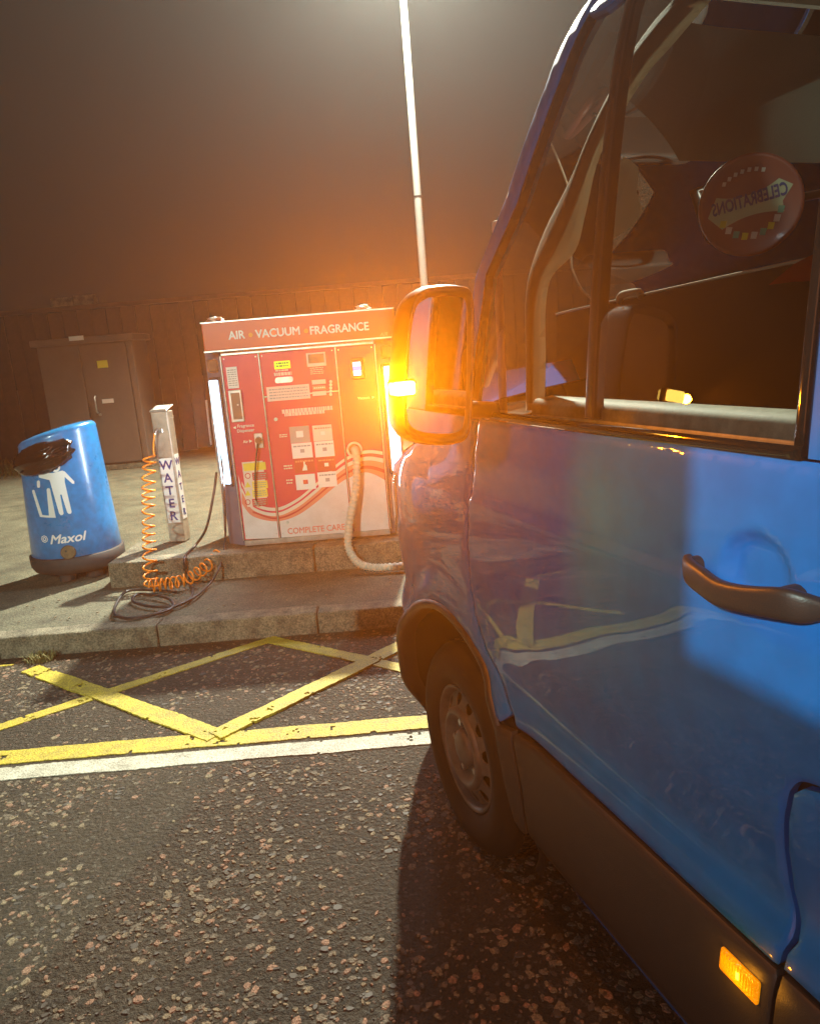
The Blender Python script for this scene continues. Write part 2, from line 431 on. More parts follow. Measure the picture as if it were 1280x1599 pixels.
# kerb stones along the road
xs = [-14.0]
j = -2.5 - 12 * .95
joints = [-2.5 + .95 * k for k in range(-12, 13)]
joints = [x + {0: 0}.get(0, 0) for x in joints]
for a, b in zip(joints, joints[1:]):
    w = b - a - .007
    dz = random.uniform(-.003, .003)
    bm = bmesh.new(); add_box(bm, ((a + b) / 2, KY + .075, KH / 2 + dz - .03), (w, .15, KH + .06), None, .012, 2)
    bmesh.ops.subdivide_edges(bm, edges=[e for e in bm.edges if e.calc_length() > .3], cuts=14)
    for v in bm.verts:
        n_ = mnoise.noise(v.co * 9) * .004 + mnoise.noise(v.co * 31) * .0025
        v.co.y += n_; v.co.z += n_ * .7 if v.co.z > .05 else 0
    o = obj('kerb_stone', bm_mesh(bm), M_KERB, pav)
# painted markings: each stripe a thin worn sheet
def stripe(name, a, b, wid, z, m, jit=.004, skew=0.0):
    a = Vector(a[:2]); b = Vector(b[:2]); d = (b - a); L = d.length; d.normalize(); nn = Vector((-d.y, d.x))
    n = max(6, int(L / .012)); K = 9; bm = bmesh.new(); T = []; Bo = []
    for i in range(n + 1):
        hl = wid / 2 + mnoise.noise(Vector((i * .06, 7, z * 900))) * jit * 1.8 + mnoise.noise(Vector((i * .55, 3, z * 500))) * jit * 1.3
        hr = wid / 2 + mnoise.noise(Vector((i * .06, -7, z * 900))) * jit * 1.8 + mnoise.noise(Vector((i * .55, -3, z * 500))) * jit * 1.3
        t_, b_ = [], []
        for k in range(K + 1):
            p = a + d * (L * i / n + random.uniform(-.003, .003)) + nn * (-hr + (hl + hr) * k / K + (random.uniform(-.002, .002) if 0 < k < K else 0))
            t_.append(bm.verts.new((p.x, p.y, z))); b_.append(p)
        T.append(t_)
    for i in range(n):
        for k in range(K):
            c = T[i][k].co; w = mnoise.noise(Vector((c.x * 16, c.y * 16, z * 300))) + .5 * mnoise.noise(Vector((c.x * 55, c.y * 55, z * 300))) + .35 * mnoise.noise(Vector((c.x * 3, c.y * 3, 5)))
            if w > .60: continue
            bm.faces.new((T[i][k], T[i][k + 1], T[i + 1][k + 1], T[i + 1][k]))
    ex = bmesh.ops.extrude_face_region(bm, geom=bm.faces[:])
    for v in [g_ for g_ in ex['geom'] if isinstance(g_, bmesh.types.BMVert)]: v.co.z = .0005
    for v in [v for v in bm.verts if not v.link_faces]: bm.verts.remove(v)
    return obj(name, bm_mesh(bm), m, road)
g = AZ
stripe('yellow_line', (-4.5, 3.02), (2.6, 3.07), .118, .0045, M_YEL)
stripe('white_line', (-4.5, 2.88), (2.6, 2.925), .105, .004, M_WHI)
# zigzag arms measured off the photograph's ground plane
def gz(px, py): p = AZ(px, py, 0); return (p.x, p.y)
stripe('yellow_line', gz(48, 1046), gz(338, 1152), .105, .0085, M_YEL)
stripe('yellow_line', gz(336, 1152), gz(640, 1004), .10, .0125, M_YEL)
stripe('yellow_line', gz(-60, 1157), gz(425, 999), .075, .0055, M_YEL)
stripe('yellow_line', gz(418, 999), gz(660, 1052), .085, .0065, M_YEL)
stripe('yellow_line', gz(-60, 1046), gz(20, 1040), .02, .0050, M_YEL)

# loose and bedded stone chippings in the asphalt (near field)
def chips():
    rng = np.random.default_rng(3)
    N = 44000
    y = .75 + (rng.random(N) ** 1.25) * 3.45; x = (rng.random(N) - .5) * 2 * (.9 + y * .72) + (-.05)
    dens = np.array([mnoise.noise(Vector((a * 2.3, b * 2.3, 0))) for a, b in zip(x, y)])
    keep = (rng.random(N) < .55 + dens * 1.1)
    lines = (np.abs(y - 3.045) < .075) | (np.abs(y - 2.90) < .07)
    keep &= ~lines
    x = x[keep]; y = y[keep]; n = len(x)
    V = []; Fs = []; mi = []
    K = 7
    for i in range(n):
        r = (.0034 + .0115 * rng.random() ** 2.2) * (1 + .1 * y[i]); h = .0012 + rng.random() * .0022; a0 = rng.random() * 6.28; el = .45 + .5 * rng.random()
        b = len(V); ca, sa = math.cos(a0), math.sin(a0)
        top = []
        for k in range(K):
            an = 2 * pi * k / K; rr = r * (.75 + .5 * rng.random()); u_, v_ = rr * math.cos(an), rr * math.sin(an) * el
            V.append((x[i] + u_ * ca - v_ * sa, y[i] + u_ * sa + v_ * ca, -.001))
            top.append((x[i] + (u_ * ca - v_ * sa) * .72, y[i] + (u_ * sa + v_ * ca) * .72, h * (.7 + .6 * rng.random())))
        V += top
        Fs.append(tuple(b + K + k for k in range(K))); 
        for k in range(K): Fs.append((b + k, b + (k + 1) % K, b + K + (k + 1) % K, b + K + k))
        c = rng.choice(4, p=(.20, .26, .32, .22)); mi += [c] * (K + 1)
    me = bpy.data.meshes.new('stone_chippings'); me.from_pydata(V, [], Fs); me.polygons.foreach_set('material_index', mi); me.update()
    o = obj('stone_chippings', me, M_CHIP)
    tag(o, 'pink and buff stone chippings rolled into the dark asphalt', 'gravel', kind='stuff')
chips()

# raised slab the machine stands on: concrete kerb blocks round a filled top
SY0, SY1, SZ = 5.16, 6.9, .30
slab = thing('concrete_plinth', 'raised concrete plinth of kerb blocks under the red machine', 'plinth', (-.7, 5.6, KH))
sj = [-2.16, -1.62, -.70, .22, 1.14, 2.06]
for a, b in zip(sj, sj[1:]):
    bm = bmesh.new(); add_box(bm, ((a + b) / 2, SY0 + .075, (SZ + KH) / 2 - .02 + random.uniform(-.002, .002)), (b - a - .008, .15, SZ - KH + .04), None, .014, 2)
    bmesh.ops.subdivide_edges(bm, edges=[e for e in bm.edges if e.calc_length() > .3], cuts=14)
    for v in bm.verts:
        n_ = mnoise.noise(v.co * 8) * .006 + mnoise.noise(v.co * 33) * .003; v.co.y += n_; v.co.z += n_ * .6 if v.co.z > .2 else 0
    obj('kerb_block', bm_mesh(bm), M_KERB, slab)
bm = bmesh.new(); add_box(bm, (-2.16 + .06, SY0 + .155 + .24, (SZ + KH) / 2 - .022), (.12, .47, SZ - KH + .035), None, .012, 2); obj('kerb_block', bm_mesh(bm), M_KERB, slab)
box('infill', (-.05 + 0.0, (SY0 + .155 + 5.8) / 2, (SZ + KH) / 2 - .024), (4.06, 5.8 - SY0 - .155, SZ - KH + .035), M_PAVE, slab)

# =================================================================== BACKGROUND
FY = 14.0
fence = thing('board_fence', 'tall dark brown board fence across the back behind the cabinet', 'fence', (0, FY, KH))
bw = .26; x = -12.0; base = None
k = 0
bmf = bmesh.new(); add_box(bmf, (0, 0, 0), (bw - .012, .03, 2.62), None, .004)
bme = bm_mesh(bmf); bme.materials.append(M_FENCE)
while x < 10:
    o = bpy.data.objects.new('board', bme); COL.objects.link(o); o.parent = fence
    o.location = (x, random.uniform(-.012, .012), 1.31 + random.uniform(-.015, .015)); o.rotation_euler = (0, random.uniform(-.004, .004), random.uniform(-.02, .02))
    x += bw
box('coping', (-1, FY, KH + 2.67), (22.4, .16, .07), M_FENCE, fence)
box('rail', (-1, FY + .06, KH + .5), (22, .06, .1), M_FENCE, fence)
box('rail', (-1, FY + .06, KH + 2.1), (22, .06, .1), M_FENCE, fence)
p = AY(118, 480, FY)
blk = thing('concrete_block', 'pale concrete block lying on top of the fence above the cabinet', 'block', (p.x, FY, KH + 2.705))
box('block_half', (p.x - .19, FY, KH + 2.705 + .075), (.37, .2, .15), M_KERB, blk, bev=.01)
box('block_half', (p.x + .20, FY, KH + 2.705 + .083), (.36, .2, .165), M_KERB, blk, bev=.01)

# utility cabinet
CY = 11.9
a = AY(50, 535, CY); b = AY(205, 522, CY); zt = (a.z + b.z) / 2
cx0, cx1 = a.x, b.x
cab = thing('utility_cabinet', 'large brown grey steel cabinet with two doors and a yellow warning plate', 'cabinet', ((cx0 + cx1) / 2, CY + .35, KH))
CW = cx1 - cx0
box('cabinet_body', ((cx0 + cx1) / 2, CY + .40, (KH + zt) / 2 - .02), (CW - .06, .72, zt - KH - .06), M_CAB, cab, bev=.01)
box('cabinet_roof', ((cx0 + cx1) / 2, CY + .38, zt - .03), (CW + .06, .84, .10), M_CAB, cab, bev=.012)
box('plinth', ((cx0 + cx1) / 2, CY + .40, KH + .035), (CW + .03, .76, .09), M_KERB, cab, bev=.008)
xm = AY(122, 540, CY).x
dz0, dz1 = KH + .10, zt - .10
for s0, s1 in ((cx0 + .05, xm - .008), (xm + .008, cx1 - .12)):
    dd = box('cabinet_door', ((s0 + s1) / 2, CY + .025, (dz0 + dz1) / 2), (s1 - s0, .035, dz1 - dz0), M_CAB, cab, bev=.008)
    if s0 > xm - .1:
        hp = AY(151, 632, CY)
        obj('handle', tube_me([(hp.x, CY - .0, hp.z + .13), (hp.x, CY - .04, hp.z + .11), (hp.x, CY - .04, hp.z - .11), (hp.x, CY, hp.z - .13)], .012, 8), M_STEEL, dd)
        obj('keyhole', tube_me([(hp.x + .03, CY + .01, hp.z - .16), (hp.x + .03, CY - .012, hp.z - .16)], .022, 10), M_STEEL, dd)
def plate(name, px0, py0, px1, py1, y, m, parent, d=.004, bev=0):
    a = AY(px0, py0, y); b = AY(px1, py1, y)
    return box(name, ((a.x + b.x) / 2, y, (a.z + b.z) / 2), (abs(b.x - a.x), d, abs(a.z - b.z)), m, parent, bev=bev)
plate('warning_plate', 151, 564, 169, 574, CY + .004, M_YELP, cab)
plate('name_plate', 159, 624, 178, 629, CY + .004, M_CREAM, cab)
plate('name_plate', 107, 526, 131, 531, CY - .045, M_WHT, cab)
for xx in (cx1 - .06,):
    box('corner_post', (xx, CY + .02, (dz0 + dz1) / 2), (.09, .04, dz1 - dz0), M_CAB, cab, bev=.006)

# lamp post
lp = thing('lamp_post', 'tall pale grey street lamp post rising behind the red machine', 'lamp post', POLE)
obj('pole', tube_me([POLE + Vector((0, 0, KH)), POLE + Vector((0, 0, 3.47))], lambda t: .0485 - .001 * t, 20), M_POLE, lp)
obj('pole', tube_me([POLE + Vector((0, 0, 3.47)), POLE + Vector((0, 0, 6.7))], lambda t: .047 - .005 * t, 20), M_POLE, lp)
obj('collar', tube_me([POLE + Vector((0, 0, 3.455)), POLE + Vector((0, 0, 3.470))], .0495, 20), M_BLK, lp)
obj('base_plate', tube_me([POLE + Vector((0, 0, KH - .01)), POLE + Vector((0, 0, KH + .03))], .14, 20), M_POLE, lp)
hd = box('lamp_head', (POLE.x - .02, POLE.y - .30, 6.72), (.26, .75, .11), M_POLE, lp, bev=.03, seg=3)
box('lens', (POLE.x - .02, POLE.y - .40, 6.655), (.2, .42, .015), mat('lamp_lens', (.9, .9, .8), .3, emit=(1, .95, .8), estr=25), hd)

# =================================================================== THE AIR AND VACUUM MACHINE
MY = 5.36
mach = thing('air_vacuum_machine', 'red and white self service air and vacuum machine with lit white side tubes', 'vending machine', (-.675, MY + .3, SZ))
XL, X1, X2, XR = -1.215, -.955, -.425, -.155
ZB, ZP, ZT = SZ, .345, 1.66
DXL, DXR, DY = .145, .145, .13
# carcass: plan polygon with chamfered front corners
bm = bmesh.new()
plan = [(XL, MY + .012), (XR, MY + .012), (XR + DXR, MY + DY), (XR + DXR, MY + .58), (XL - DXL, MY + .58), (XL - DXL, MY + DY)]
lo = [bm.verts.new((x, y, ZB)) for x, y in plan]; hi = [bm.verts.new((x, y, 1.70)) for x, y in plan]
bm.faces.new(lo[::-1]); bm.faces.new(hi)
for i in range(6): bm.faces.new((lo[i], lo[(i + 1) % 6], hi[(i + 1) % 6], hi[i]))
bmesh.ops.bevel(bm, geom=[e for e in bm.edges if abs(e.verts[0].co.z - e.verts[1].co.z) > .5], offset=.008, segments=2, affect='EDGES')
obj('carcass', bm_mesh(bm), M_SLATE, mach)
# steel skirting at the foot and trim strip under the header
bm = bmesh.new(); add_box(bm, ((XL + XR) / 2, MY + .0, (ZB + ZP) / 2), (XR - XL, .03, ZP - ZB - .004), None, .003); obj('skirting', bm_mesh(bm), M_STEEL, mach)
box('trim_strip', ((XL + XR) / 2, MY - .0, 1.675), (XR - XL, .024, .026), M_STEEL, mach, bev=.003)
for xx in (XL - .004, X1, X2, XR + .004):
    box('steel_edge', (xx, MY - .004, (ZP + ZT) / 2), (.007, .028, ZT - ZP), M_STEEL, mach, bev=.001)
PZ = 1.36   # split between the upper and lower middle panels
def panel(name, x0, x1, z0, z1, m): 
    bm = bmesh.new(); add_box(bm, ((x0 + x1) / 2, MY - .001, (z0 + z1) / 2), (x1 - x0, .016, z1 - z0), None, .003, 2)
    return obj(name, bm_mesh(bm), m, mach)
gp = .0065
pL = panel('front_panel', XL + .002, X1 - gp, ZP + .002, ZT, M_RED)
pMu = panel('front_panel', X1 + gp, X2 - gp, PZ + .006, ZT, M_RED)
pM = panel('front_panel', X1 + gp, X2 - gp, ZP + .002, PZ - .006, M_RED)
pR = panel('front_panel', X2 + gp, XR - .002, ZP + .002, ZT, M_RED)
box('steel_edge', ((X1 + X2) / 2, MY - .003, PZ), (X2 - X1 - .012, .02, .006), M_STEEL, mach)
FYM = MY - .0095      # face of the panels
# sweeping bands printed across the three panels
def bezpt(P, t):
    x_ = t * (len(P) - 1); i = min(int(x_), len(P) - 2); return P[i].lerp(P[i + 1], x_ - i)
def band(upper, lower, m, lay, name='printed_band'):
    up = [(p.x, p.z) for p in spline([AY(a, b, MY) for a, b in upper], 8)]; lw = [(p.x, p.z) for p in spline([AY(a, b, MY) for a, b in lower], 8)]
    poly = up + lw[::-1]
    for pn, x0, x1 in ((pL, XL + .005, X1 - gp - .003), (pM, X1 + gp + .003, X2 - gp - .003), (pR, X2 + gp + .003, XR - .005)):
        q = clip(poly, x0, x1)
        if len(q) > 2:
            fn = lambda a, b, o: Vector((a, FYM - lay - o, b))
            obj(name, patch(q, fn, .03, lay * .9, stepi=.2), m, pn)
def clip(poly, x0, x1):
    for side, X in ((1, x0), (-1, x1)):
        out = []; n = len(poly)
        for i in range(n):
            a, b = poly[i], poly[(i + 1) % n]; ia = (a[0] - X) * side >= 0; ib = (b[0] - X) * side >= 0
            if ia: out.append(a)
            if ia != ib:
                t = (X - a[0]) / (b[0] - a[0]); out.append((X, a[1] + (b[1] - a[1]) * t))
        poly = out
        if not poly: return []
    # drop duplicates
    res = []
    for p in poly:
        if not res or (abs(p[0] - res[-1][0]) + abs(p[1] - res[-1][1])) > 1e-4: res.append(p)
    return res
def off(c, d): return [(x, y + d) for x, y in c]
# lower white field
curve = [(375, 745), (385, 785), (405, 803), (440, 808), (470, 796), (500, 775), (530, 748), (560, 733), (590, 735), (612, 752)]
botm = [(384, 842), (440, 840), (500, 838), (560, 835), (612, 833)]
low = [(382, 800), (400, 815), (440, 818), (470, 812), (500, 795), (530, 768), (560, 754), (590, 757), (614, 778)]
band([(372, 741)] + curve[1:], botm, M_WHTD, .0006, 'white_lower_print')
band(off([(380, 775)] + curve[2:], -44)[0:] if False else [(378, 752), (395, 783), (430, 793), (462, 780), (492, 756), (522, 728), (545, 712), (575, 703), (612, 708)],
     [(378, 757), (395, 788), (430, 798), (462, 785), (492, 761), (522, 733), (545, 717), (575, 708), (612, 713)], M_CREAM, .0008)
band([(378, 762), (395, 791), (430, 801), (462, 788), (492, 765), (522, 738), (545, 722), (575, 713), (612, 719)],
     [(378, 768), (395, 796), (430, 806), (462, 794), (492, 771), (522, 744), (545, 728), (575, 719), (612, 726)], M_CREAM, .0010)
band([(378, 768), (395, 796), (430, 806), (462, 794), (492, 771), (522, 744), (545, 728), (575, 719), (612, 726)],
     [(378, 786), (395, 806), (430, 814), (462, 806), (492, 786), (522, 761), (545, 746), (575, 738), (614, 757)], M_PINK, .0012)
band([(395, 798), (430, 808), (462, 798), (492, 776), (522, 750), (545, 735), (575, 727), (612, 737)],
     [(395, 801), (430, 811), (462, 801), (492, 779), (522, 754), (545, 739), (575, 732), (612, 743)], M_REDP, .0014)
# small printed and raised things on the panels
def pl(name, px0, py0, px1, py1, m, parent, d=.003, lift=.0016, bev=0.0):
    a = AY(px0, py0, MY); b = AY(px1, py1, MY)
    w_ = abs(b.x - a.x); h_ = abs(a.z - b.z)
    return box(name, ((a.x + b.x) / 2, FYM - lift - d / 2, (a.z + b.z) / 2), (w_, d, h_), m, parent, bev=bev)
def lines(parent, px0, py0, px1, py1, n, m=M_GREYP, lift=.003, frac=.45):
    a = AY(px0, py0, MY); b = AY(px1, py1, MY); bm = bmesh.new(); H_ = a.z - b.z
    for i in range(n):
        z = a.z - H_ * (i + .5) / n; x0 = a.x
        while x0 < b.x - .004:
            w_ = random.uniform(.008, .026); w_ = min(w_, b.x - x0)
            add_box(bm, (x0 + w_ / 2, FYM - lift - .0004, z), (w_, .0006, H_ / n * frac)); x0 += w_ + .004
    o = obj('small_print', bm_mesh(bm), m, parent); o['kind'] = 'stuff'; return o
# left panel
s = pl('notice', 353, 574, 374, 606, M_WHT, pL); lines(s, 355, 577, 372, 603, 8, lift=.0047)
rc = pl('dispenser_hatch', 357, 610, 383, 658, M_STEEL, pL, .018, .0, .003)
a = AY(361, 614, MY); b = AY(380, 654, MY)
box('hatch_flap', ((a.x + b.x) / 2, FYM - .0185, (a.z + b.z) / 2), (b.x - a.x, .003, a.z - b.z), mat('dark_bronze', (.14, .09, .06), .4), rc)
obj('knob', tube_me([(AY(373, 632, MY).x, FYM - .020, AY(373, 632, MY).z), (AY(373, 632, MY).x, FYM - .03, AY(373, 632, MY).z)], .006, 10), M_STEEL, rc)
def txt(body, px, py, size, m, parent, bold=.0, lift=.0016, align='CENTER', **kw):
    c = AY(px, py, MY)
    return obj('lettering', text_me(body, size, lambda a, b, o: Vector((a, FYM - lift - o, b)), ext=.001, bold=bold, align=align, origin=(c.x, c.z), **kw), m, parent)
txt('Fragrance', 384, 665, .030, M_WHT, pL, .0004); txt('Dispenser', 384, 672.5, .030, M_WHT, pL, .0004)
txt('Air', 384, 690, .028, M_WHT, pL, .0004)
def tri(px, py, s_, dirn, m, parent):
    c = AY(px, py, MY); fn = lambda a, b, o: Vector((a, FYM - .0016 - o, b))
    obj('arrow', patch([(c.x - s_ * dirn, c.z + s_), (c.x + s_ * dirn, c.z), (c.x - s_ * dirn, c.z - s_)], fn, .02, .001), m, parent)
tri(366.5, 668, .011, -1, M_WHT, pL); tri(392, 689, .011, 1, M_WHT, pL)
ab = pl('air_outlet', 397, 677, 413, 699, M_STEEL, pL, .020, .0, .003)
hc = AY(405, 686, MY)
# short air line with its nozzle hanging from the outlet
P0 = Vector((hc.x, FYM - .02, hc.z))
obj('outlet_nut', tube_me([P0 + Vector((0, .0, 0)), P0 + Vector((0, -.03, -.005))], .022, 12), mat('dull_brown_metal', (.16, .10, .08), .5, metal=.4), ab)
obj('air_line', tube_me(spline([P0 + Vector((0, -.02, 0)), Vector((AY(402, 715, MY).x, FYM - .045, AY(402, 715, MY).z)), Vector((AY(400, 750, MY).x, FYM - .03, AY(400, 750, MY).z)), Vector((AY(401, 783, MY).x, FYM - .022, AY(401, 783, MY).z))]), .006, 8), M_HOSEB, ab)
nz = AY(402, 787, MY)
obj('nozzle', tube_me([(nz.x - .004, FYM - .022, nz.z + .03), (nz.x, FYM - .022, nz.z), (nz.x + .012, FYM - .022, nz.z - .012), (nz.x + .012, FYM - .024, nz.z + .006)], .008, 8), M_STEEL, ab)
wsn = pl('safety_notice', 378, 722, 419, 789, M_CREAM, pL)
def on(name, px0, py0, px1, py1, m, parent, lift=.0050, d=.0008): return pl(name, px0, py0, px1, py1, m, parent, d, lift)
on('yellow_heading', 380, 724, 416, 733, M_YELP, wsn)
for yy, mm in ((738, M_REDP), (752, M_YELP), (765, M_YELP), (779, M_REDP)):
    on('notice_row', 394, yy, 419, yy + 10, mm, wsn); lines(wsn, 396, yy + 1, 417, yy + 9, 3, M_GREYP, .0062)
for yy, col in ((743, M_REDP), (757, M_YELP), (770, M_YELP), (784, M_REDP)):
    c = AY(387.5, yy, MY)
    if col is M_REDP:
        bm = bmesh.new(); n = 20
        ro = [(c.x + .021 * math.cos(2 * pi * k / n), c.z + .021 * math.sin(2 * pi * k / n)) for k in range(n)]; ri = [(c.x + .015 * math.cos(2 * pi * k / n), c.z + .015 * math.sin(2 * pi * k / n)) for k in range(n)]
        A = [bm.verts.new((x, FYM - .0056, z)) for x, z in ro]; B = [bm.verts.new((x, FYM - .0056, z)) for x, z in ri]
        for k in range(n): bm.faces.new((A[k], A[(k + 1) % n], B[(k + 1) % n], B[k]))
        obj('prohibition_sign', bm_mesh(bm), col, wsn)
    else:
        fn = lambda a, b, o: Vector((a, FYM - .0056 - o, b))
        obj('warning_triangle', patch([(c.x - .022, c.z - .018), (c.x + .022, c.z - .018), (c.x, c.z + .022)], fn, .03, .0005), col, wsn)
# upper middle panel
lc = on('display', 428, 565, 454, 575, M_LCD, pMu, .001, .004); lines(lc, 431, 566, 451, 573, 2, mat('lcd_dark', (.05, .15, .01), .4), .0056, .6)
lines(pMu, 430, 577, 452, 580, 1, M_CREAM, .001); lines(pMu, 428, 582, 456, 586, 1, M_CREAM, .001, .8)
cs = patch(rounded([(AY(430, 590, MY).x, AY(430, 590, MY).z), (AY(458, 590, MY).x, AY(430, 590, MY).z), (AY(458, 600, MY).x, AY(430, 599, MY).z), (AY(430, 600, MY).x, AY(430, 599, MY).z)], .018), lambda a, b, o: Vector((a, FYM - .004 - o, b)), .02, .004)
obj('coin_plate', cs, M_STEEL, pMu)
s = pl('notice', 416, 605, 485, 622, M_CREAM, pMu); lines(s, 420, 607, 482, 620, 4, lift=.0047)
fr = pl('window_bezel', 478, 552, 510, 571, M_CREAM, pMu, .010, .0, .002)
on('dark_window', 481, 554, 507, 566, mat('dull_display', (.16, .12, .06), .3), fr, .0102, .001)
lines(pMu, 484, 574, 506, 584, 4, M_CREAM, .001, .3)
s = pl('notice', 487, 594, 509, 599, M_CREAM, pMu); s = pl('notice', 488, 603, 509, 608, M_PINK, pMu); lines(s, 490, 604, 508, 607, 1, M_WHT, .0047)
s = pl('notice', 488, 612, 510, 617, M_CREAM, pMu)
for k in range(5):
    c = AY(516.5, 596 + k * 5, MY); obj('payment_token', tube_me([(c.x, FYM, c.z), (c.x, FYM - .003, c.z)], .011, 12), M_CREAM, pMu)
# lower middle panel
lines(pM, 440, 638, 520, 642, 1, M_CREAM, .001, .6); lines(pM, 444, 644, 508, 647, 1, M_CREAM, .001, .6)
c = AY(431, 655, MY); obj('lock', tube_me([(c.x, FYM, c.z), (c.x, FYM - .006, c.z)], .013, 14), M_STEEL, pM)
for (x0, y0, x1, y1, mm) in ((451.5, 667, 485, 690, M_GREYP), (487.5, 665, 520, 687, M_CREAM), (455, 693, 489, 714, M_WHT), (490.5, 690, 523, 712, M_WHT),
                             (459, 717, 493, 737, M_REDP), (494, 715, 525, 735, M_REDP), (461, 742, 494, 763, M_WHT), (495.5, 738, 527, 759, M_WHT)):
    q = pl('instruction_tile', x0, y0, x1, y1, mm, pM, .002)
    cx, cy_ = (x0 + x1) / 2, (y0 + y1) / 2
    ic = M_WHT if mm is not M_WHT else M_CREAM
    if mm is M_GREYP: on('icon', cx - 6, cy_ - 5, cx + 6, cy_ + 4, M_WHT, q, .0037)
    elif y0 > 736 and x0 < 480: on('icon', cx - 4, cy_ - 3, cx + 4, cy_ + 3, M_REDP, q, .0037)
    elif mm is M_REDP and x0 < 480:
        c = AY(cx, cy_, MY); fn = lambda a, b, o: Vector((a, FYM - .0040 - o, b))
        obj('icon', patch([(c.x - .02, c.z - .035), (c.x + .016, c.z - .035), (c.x + .014, c.z + .0), (c.x + .003, c.z + .012), (c.x + .007, c.z + .03), (c.x - .006, c.z + .03), (c.x - .007, c.z)], fn, .02, .0008), M_WHT, q)
        lines(q, x0 + 2, y0 + 1, x1 - 2, y0 + 5, 1, M_PINK, .0037)
    else: on('icon', cx - 3, cy_ - 2, cx + 4, cy_ + 3, M_GREYP if ic is M_CREAM else M_WHT, q, .0037); lines(q, x0 + 3, y0 + 2, x1 - 3, y0 + 5, 1, M_GREYP if ic is M_CREAM else M_PINK, .0037)
for (x0, y0, x1, y1) in ((436, 678, 449, 683), (443, 726, 457, 733), (447, 748, 458, 756)): lines(pM, x0, y0, x1, y1, 2, M_CREAM, .001, .5)
txt('COMPLETE CARE', 494, 826.5, .062, M_PINK, pM, .0010, sx=.88, lift=.0016)
c = AY(449, 816, MY); obj('lock', tube_me([(c.x, FYM, c.z), (c.x, FYM - .006, c.z)], .012, 14), M_STEEL, pM)
c = AY(536, 800, MY); obj('lock', tube_me([(c.x, FYM, c.z), (c.x, FYM - .006, c.z)], .007, 10), M_STEEL, pM)
# right panel
crd = pl('card_reader', 547, 560, 570, 592, M_BLK, pR, .012, .0, .004)
s = on('screen', 550.5, 566, 564.5, 586, M_SCR, crd, .0125, .001); on('screen_band', 551, 572.5, 564, 578.5, M_SCRB, s, .0140, .0008)
txt('Vacuum', 568, 621.5, .026, M_WHT, pR, .0003); tri(583, 620.5, .009, 1, M_WHT, pR)
hq = AY(553.5, 702, MY)
def ringxz(c, R1, R2, d0, d1, seg=32):
    bm = bmesh.new(); rings = []
    for r_, d_ in ((R1, d0), (R1, d1), (R2, d1), (R2, d0)):
        rings.append([bm.verts.new((c.x + r_ * math.cos(2 * pi * k / seg), FYM - d_, c.z + r_ * math.sin(2 * pi * k / seg))) for k in range(seg)])
    for a, b in zip(rings, rings[1:]):
        for k in range(seg): bm.faces.new((a[k], a[(k + 1) % seg], b[(k + 1) % seg], b[k])).smooth = False
    return bm_mesh(bm)
ho = obj('hose_port', ringxz(hq, .056, .042, 0, .014), M_STEEL, pR)
obj('port_disc', tube_me([(hq.x, FYM + .0005, hq.z), (hq.x, FYM - .0015, hq.z)], .042, 24), mat('rusty_port', (.22, .09, .03), .7), ho)
# vacuum hose
hp = [Vector((hq.x, FYM + .02, hq.z)), Vector((hq.x + .008, FYM - .035, hq.z - .01)), Vector((hq.x + .012, FYM - .06, hq.z - .06)), Vector((AY(556, 760, 5.28).x, 5.27, AY(556, 760, 5.28).z)),
      Vector((AY(547, 810, 5.24).x, 5.22, AY(547, 810, 5.24).z)), Vector((AY(544, 850, 5.15).x, 5.13, AY(544, 850, 5.15).z)), Vector((AY(557, 878, 5.05).x, 5.04, KH + .075)),
      Vector((AZ(580, 893, KH + .03).x, 5.0, KH + .035)), Vector((AZ(620, 895, KH + .03).x, 4.98, KH + .032)), Vector((.25, 5.0, KH + .03)), Vector((.6, 5.06, KH + .03))]
sp = spline(hp, 34)
obj('vacuum_hose', tube_me(sp, lambda t: .0265 + .0035 * math.cos(t * (len(sp) - 1) * pi / 2.5), 14), M_HOSEC, mach)
for (xx, zz, pn) in [(XL + .018, ZT - .02, pL), (X1 - .022, ZT - .02, pL), (XL + .018, ZP + .03, pL), (X1 - .022, ZP + .03, pL), (X1 + .022, ZT - .02, pMu), (X2 - .022, ZT - .02, pMu),
                     (X2 + .022, ZT - .02, pR), (XR - .018, ZT - .02, pR), (X2 + .022, ZP + .03, pR), (XR - .018, ZP + .03, pR), (X1 + .022, ZP + .03, pM), (X2 - .022, ZP + .03, pM)]:
    obj('screw', tube_me([(xx, FYM, zz), (xx, FYM - .003, zz)], .0045, 8), M_STEEL, pn)
# header box
bm = bmesh.new(); hx0, hx1 = -1.31, .0; hz0, hz1 = 1.70, 1.885
add_box(bm, ((hx0 + hx1) / 2, MY - .06 + .33, (hz0 + hz1) / 2), (hx1 - hx0, .66, hz1 - hz0), None, .006, 2)
hdr = obj('header_box', bm_mesh(bm), M_ORG, mach)
HY = MY - .06
box('header_trim', ((hx0 + hx1) / 2, HY - .003, hz0 - .004), (hx1 - hx0 + .004, .012, .010), M_STEEL, hdr)
box('header_trim', ((hx0 + hx1) / 2, HY - .003, hz1 + .003), (hx1 - hx0 + .004, .012, .008), M_STEEL, hdr)
def htxt(body, px, py, size, bold, m=M_WHT, **kw):
    c = AY(px, py, HY); return obj('lettering', text_me(body, size, lambda a, b, o: Vector((a, HY - .0005 - o, b)), ext=.0015, bold=bold, origin=(c.x, c.z), **kw), m, hdr)
htxt('AIR', 369.5, 524, .076, .0022, sx=.95); htxt('VACUUM', 434, 519.8, .076, .0022, sx=.96); htxt('FRAGRANCE', 529.5, 513.6, .076, .0022, sx=.93)
htxt('AIR', 599, 522.5, .036, .0, M_PINK, shear=.3)
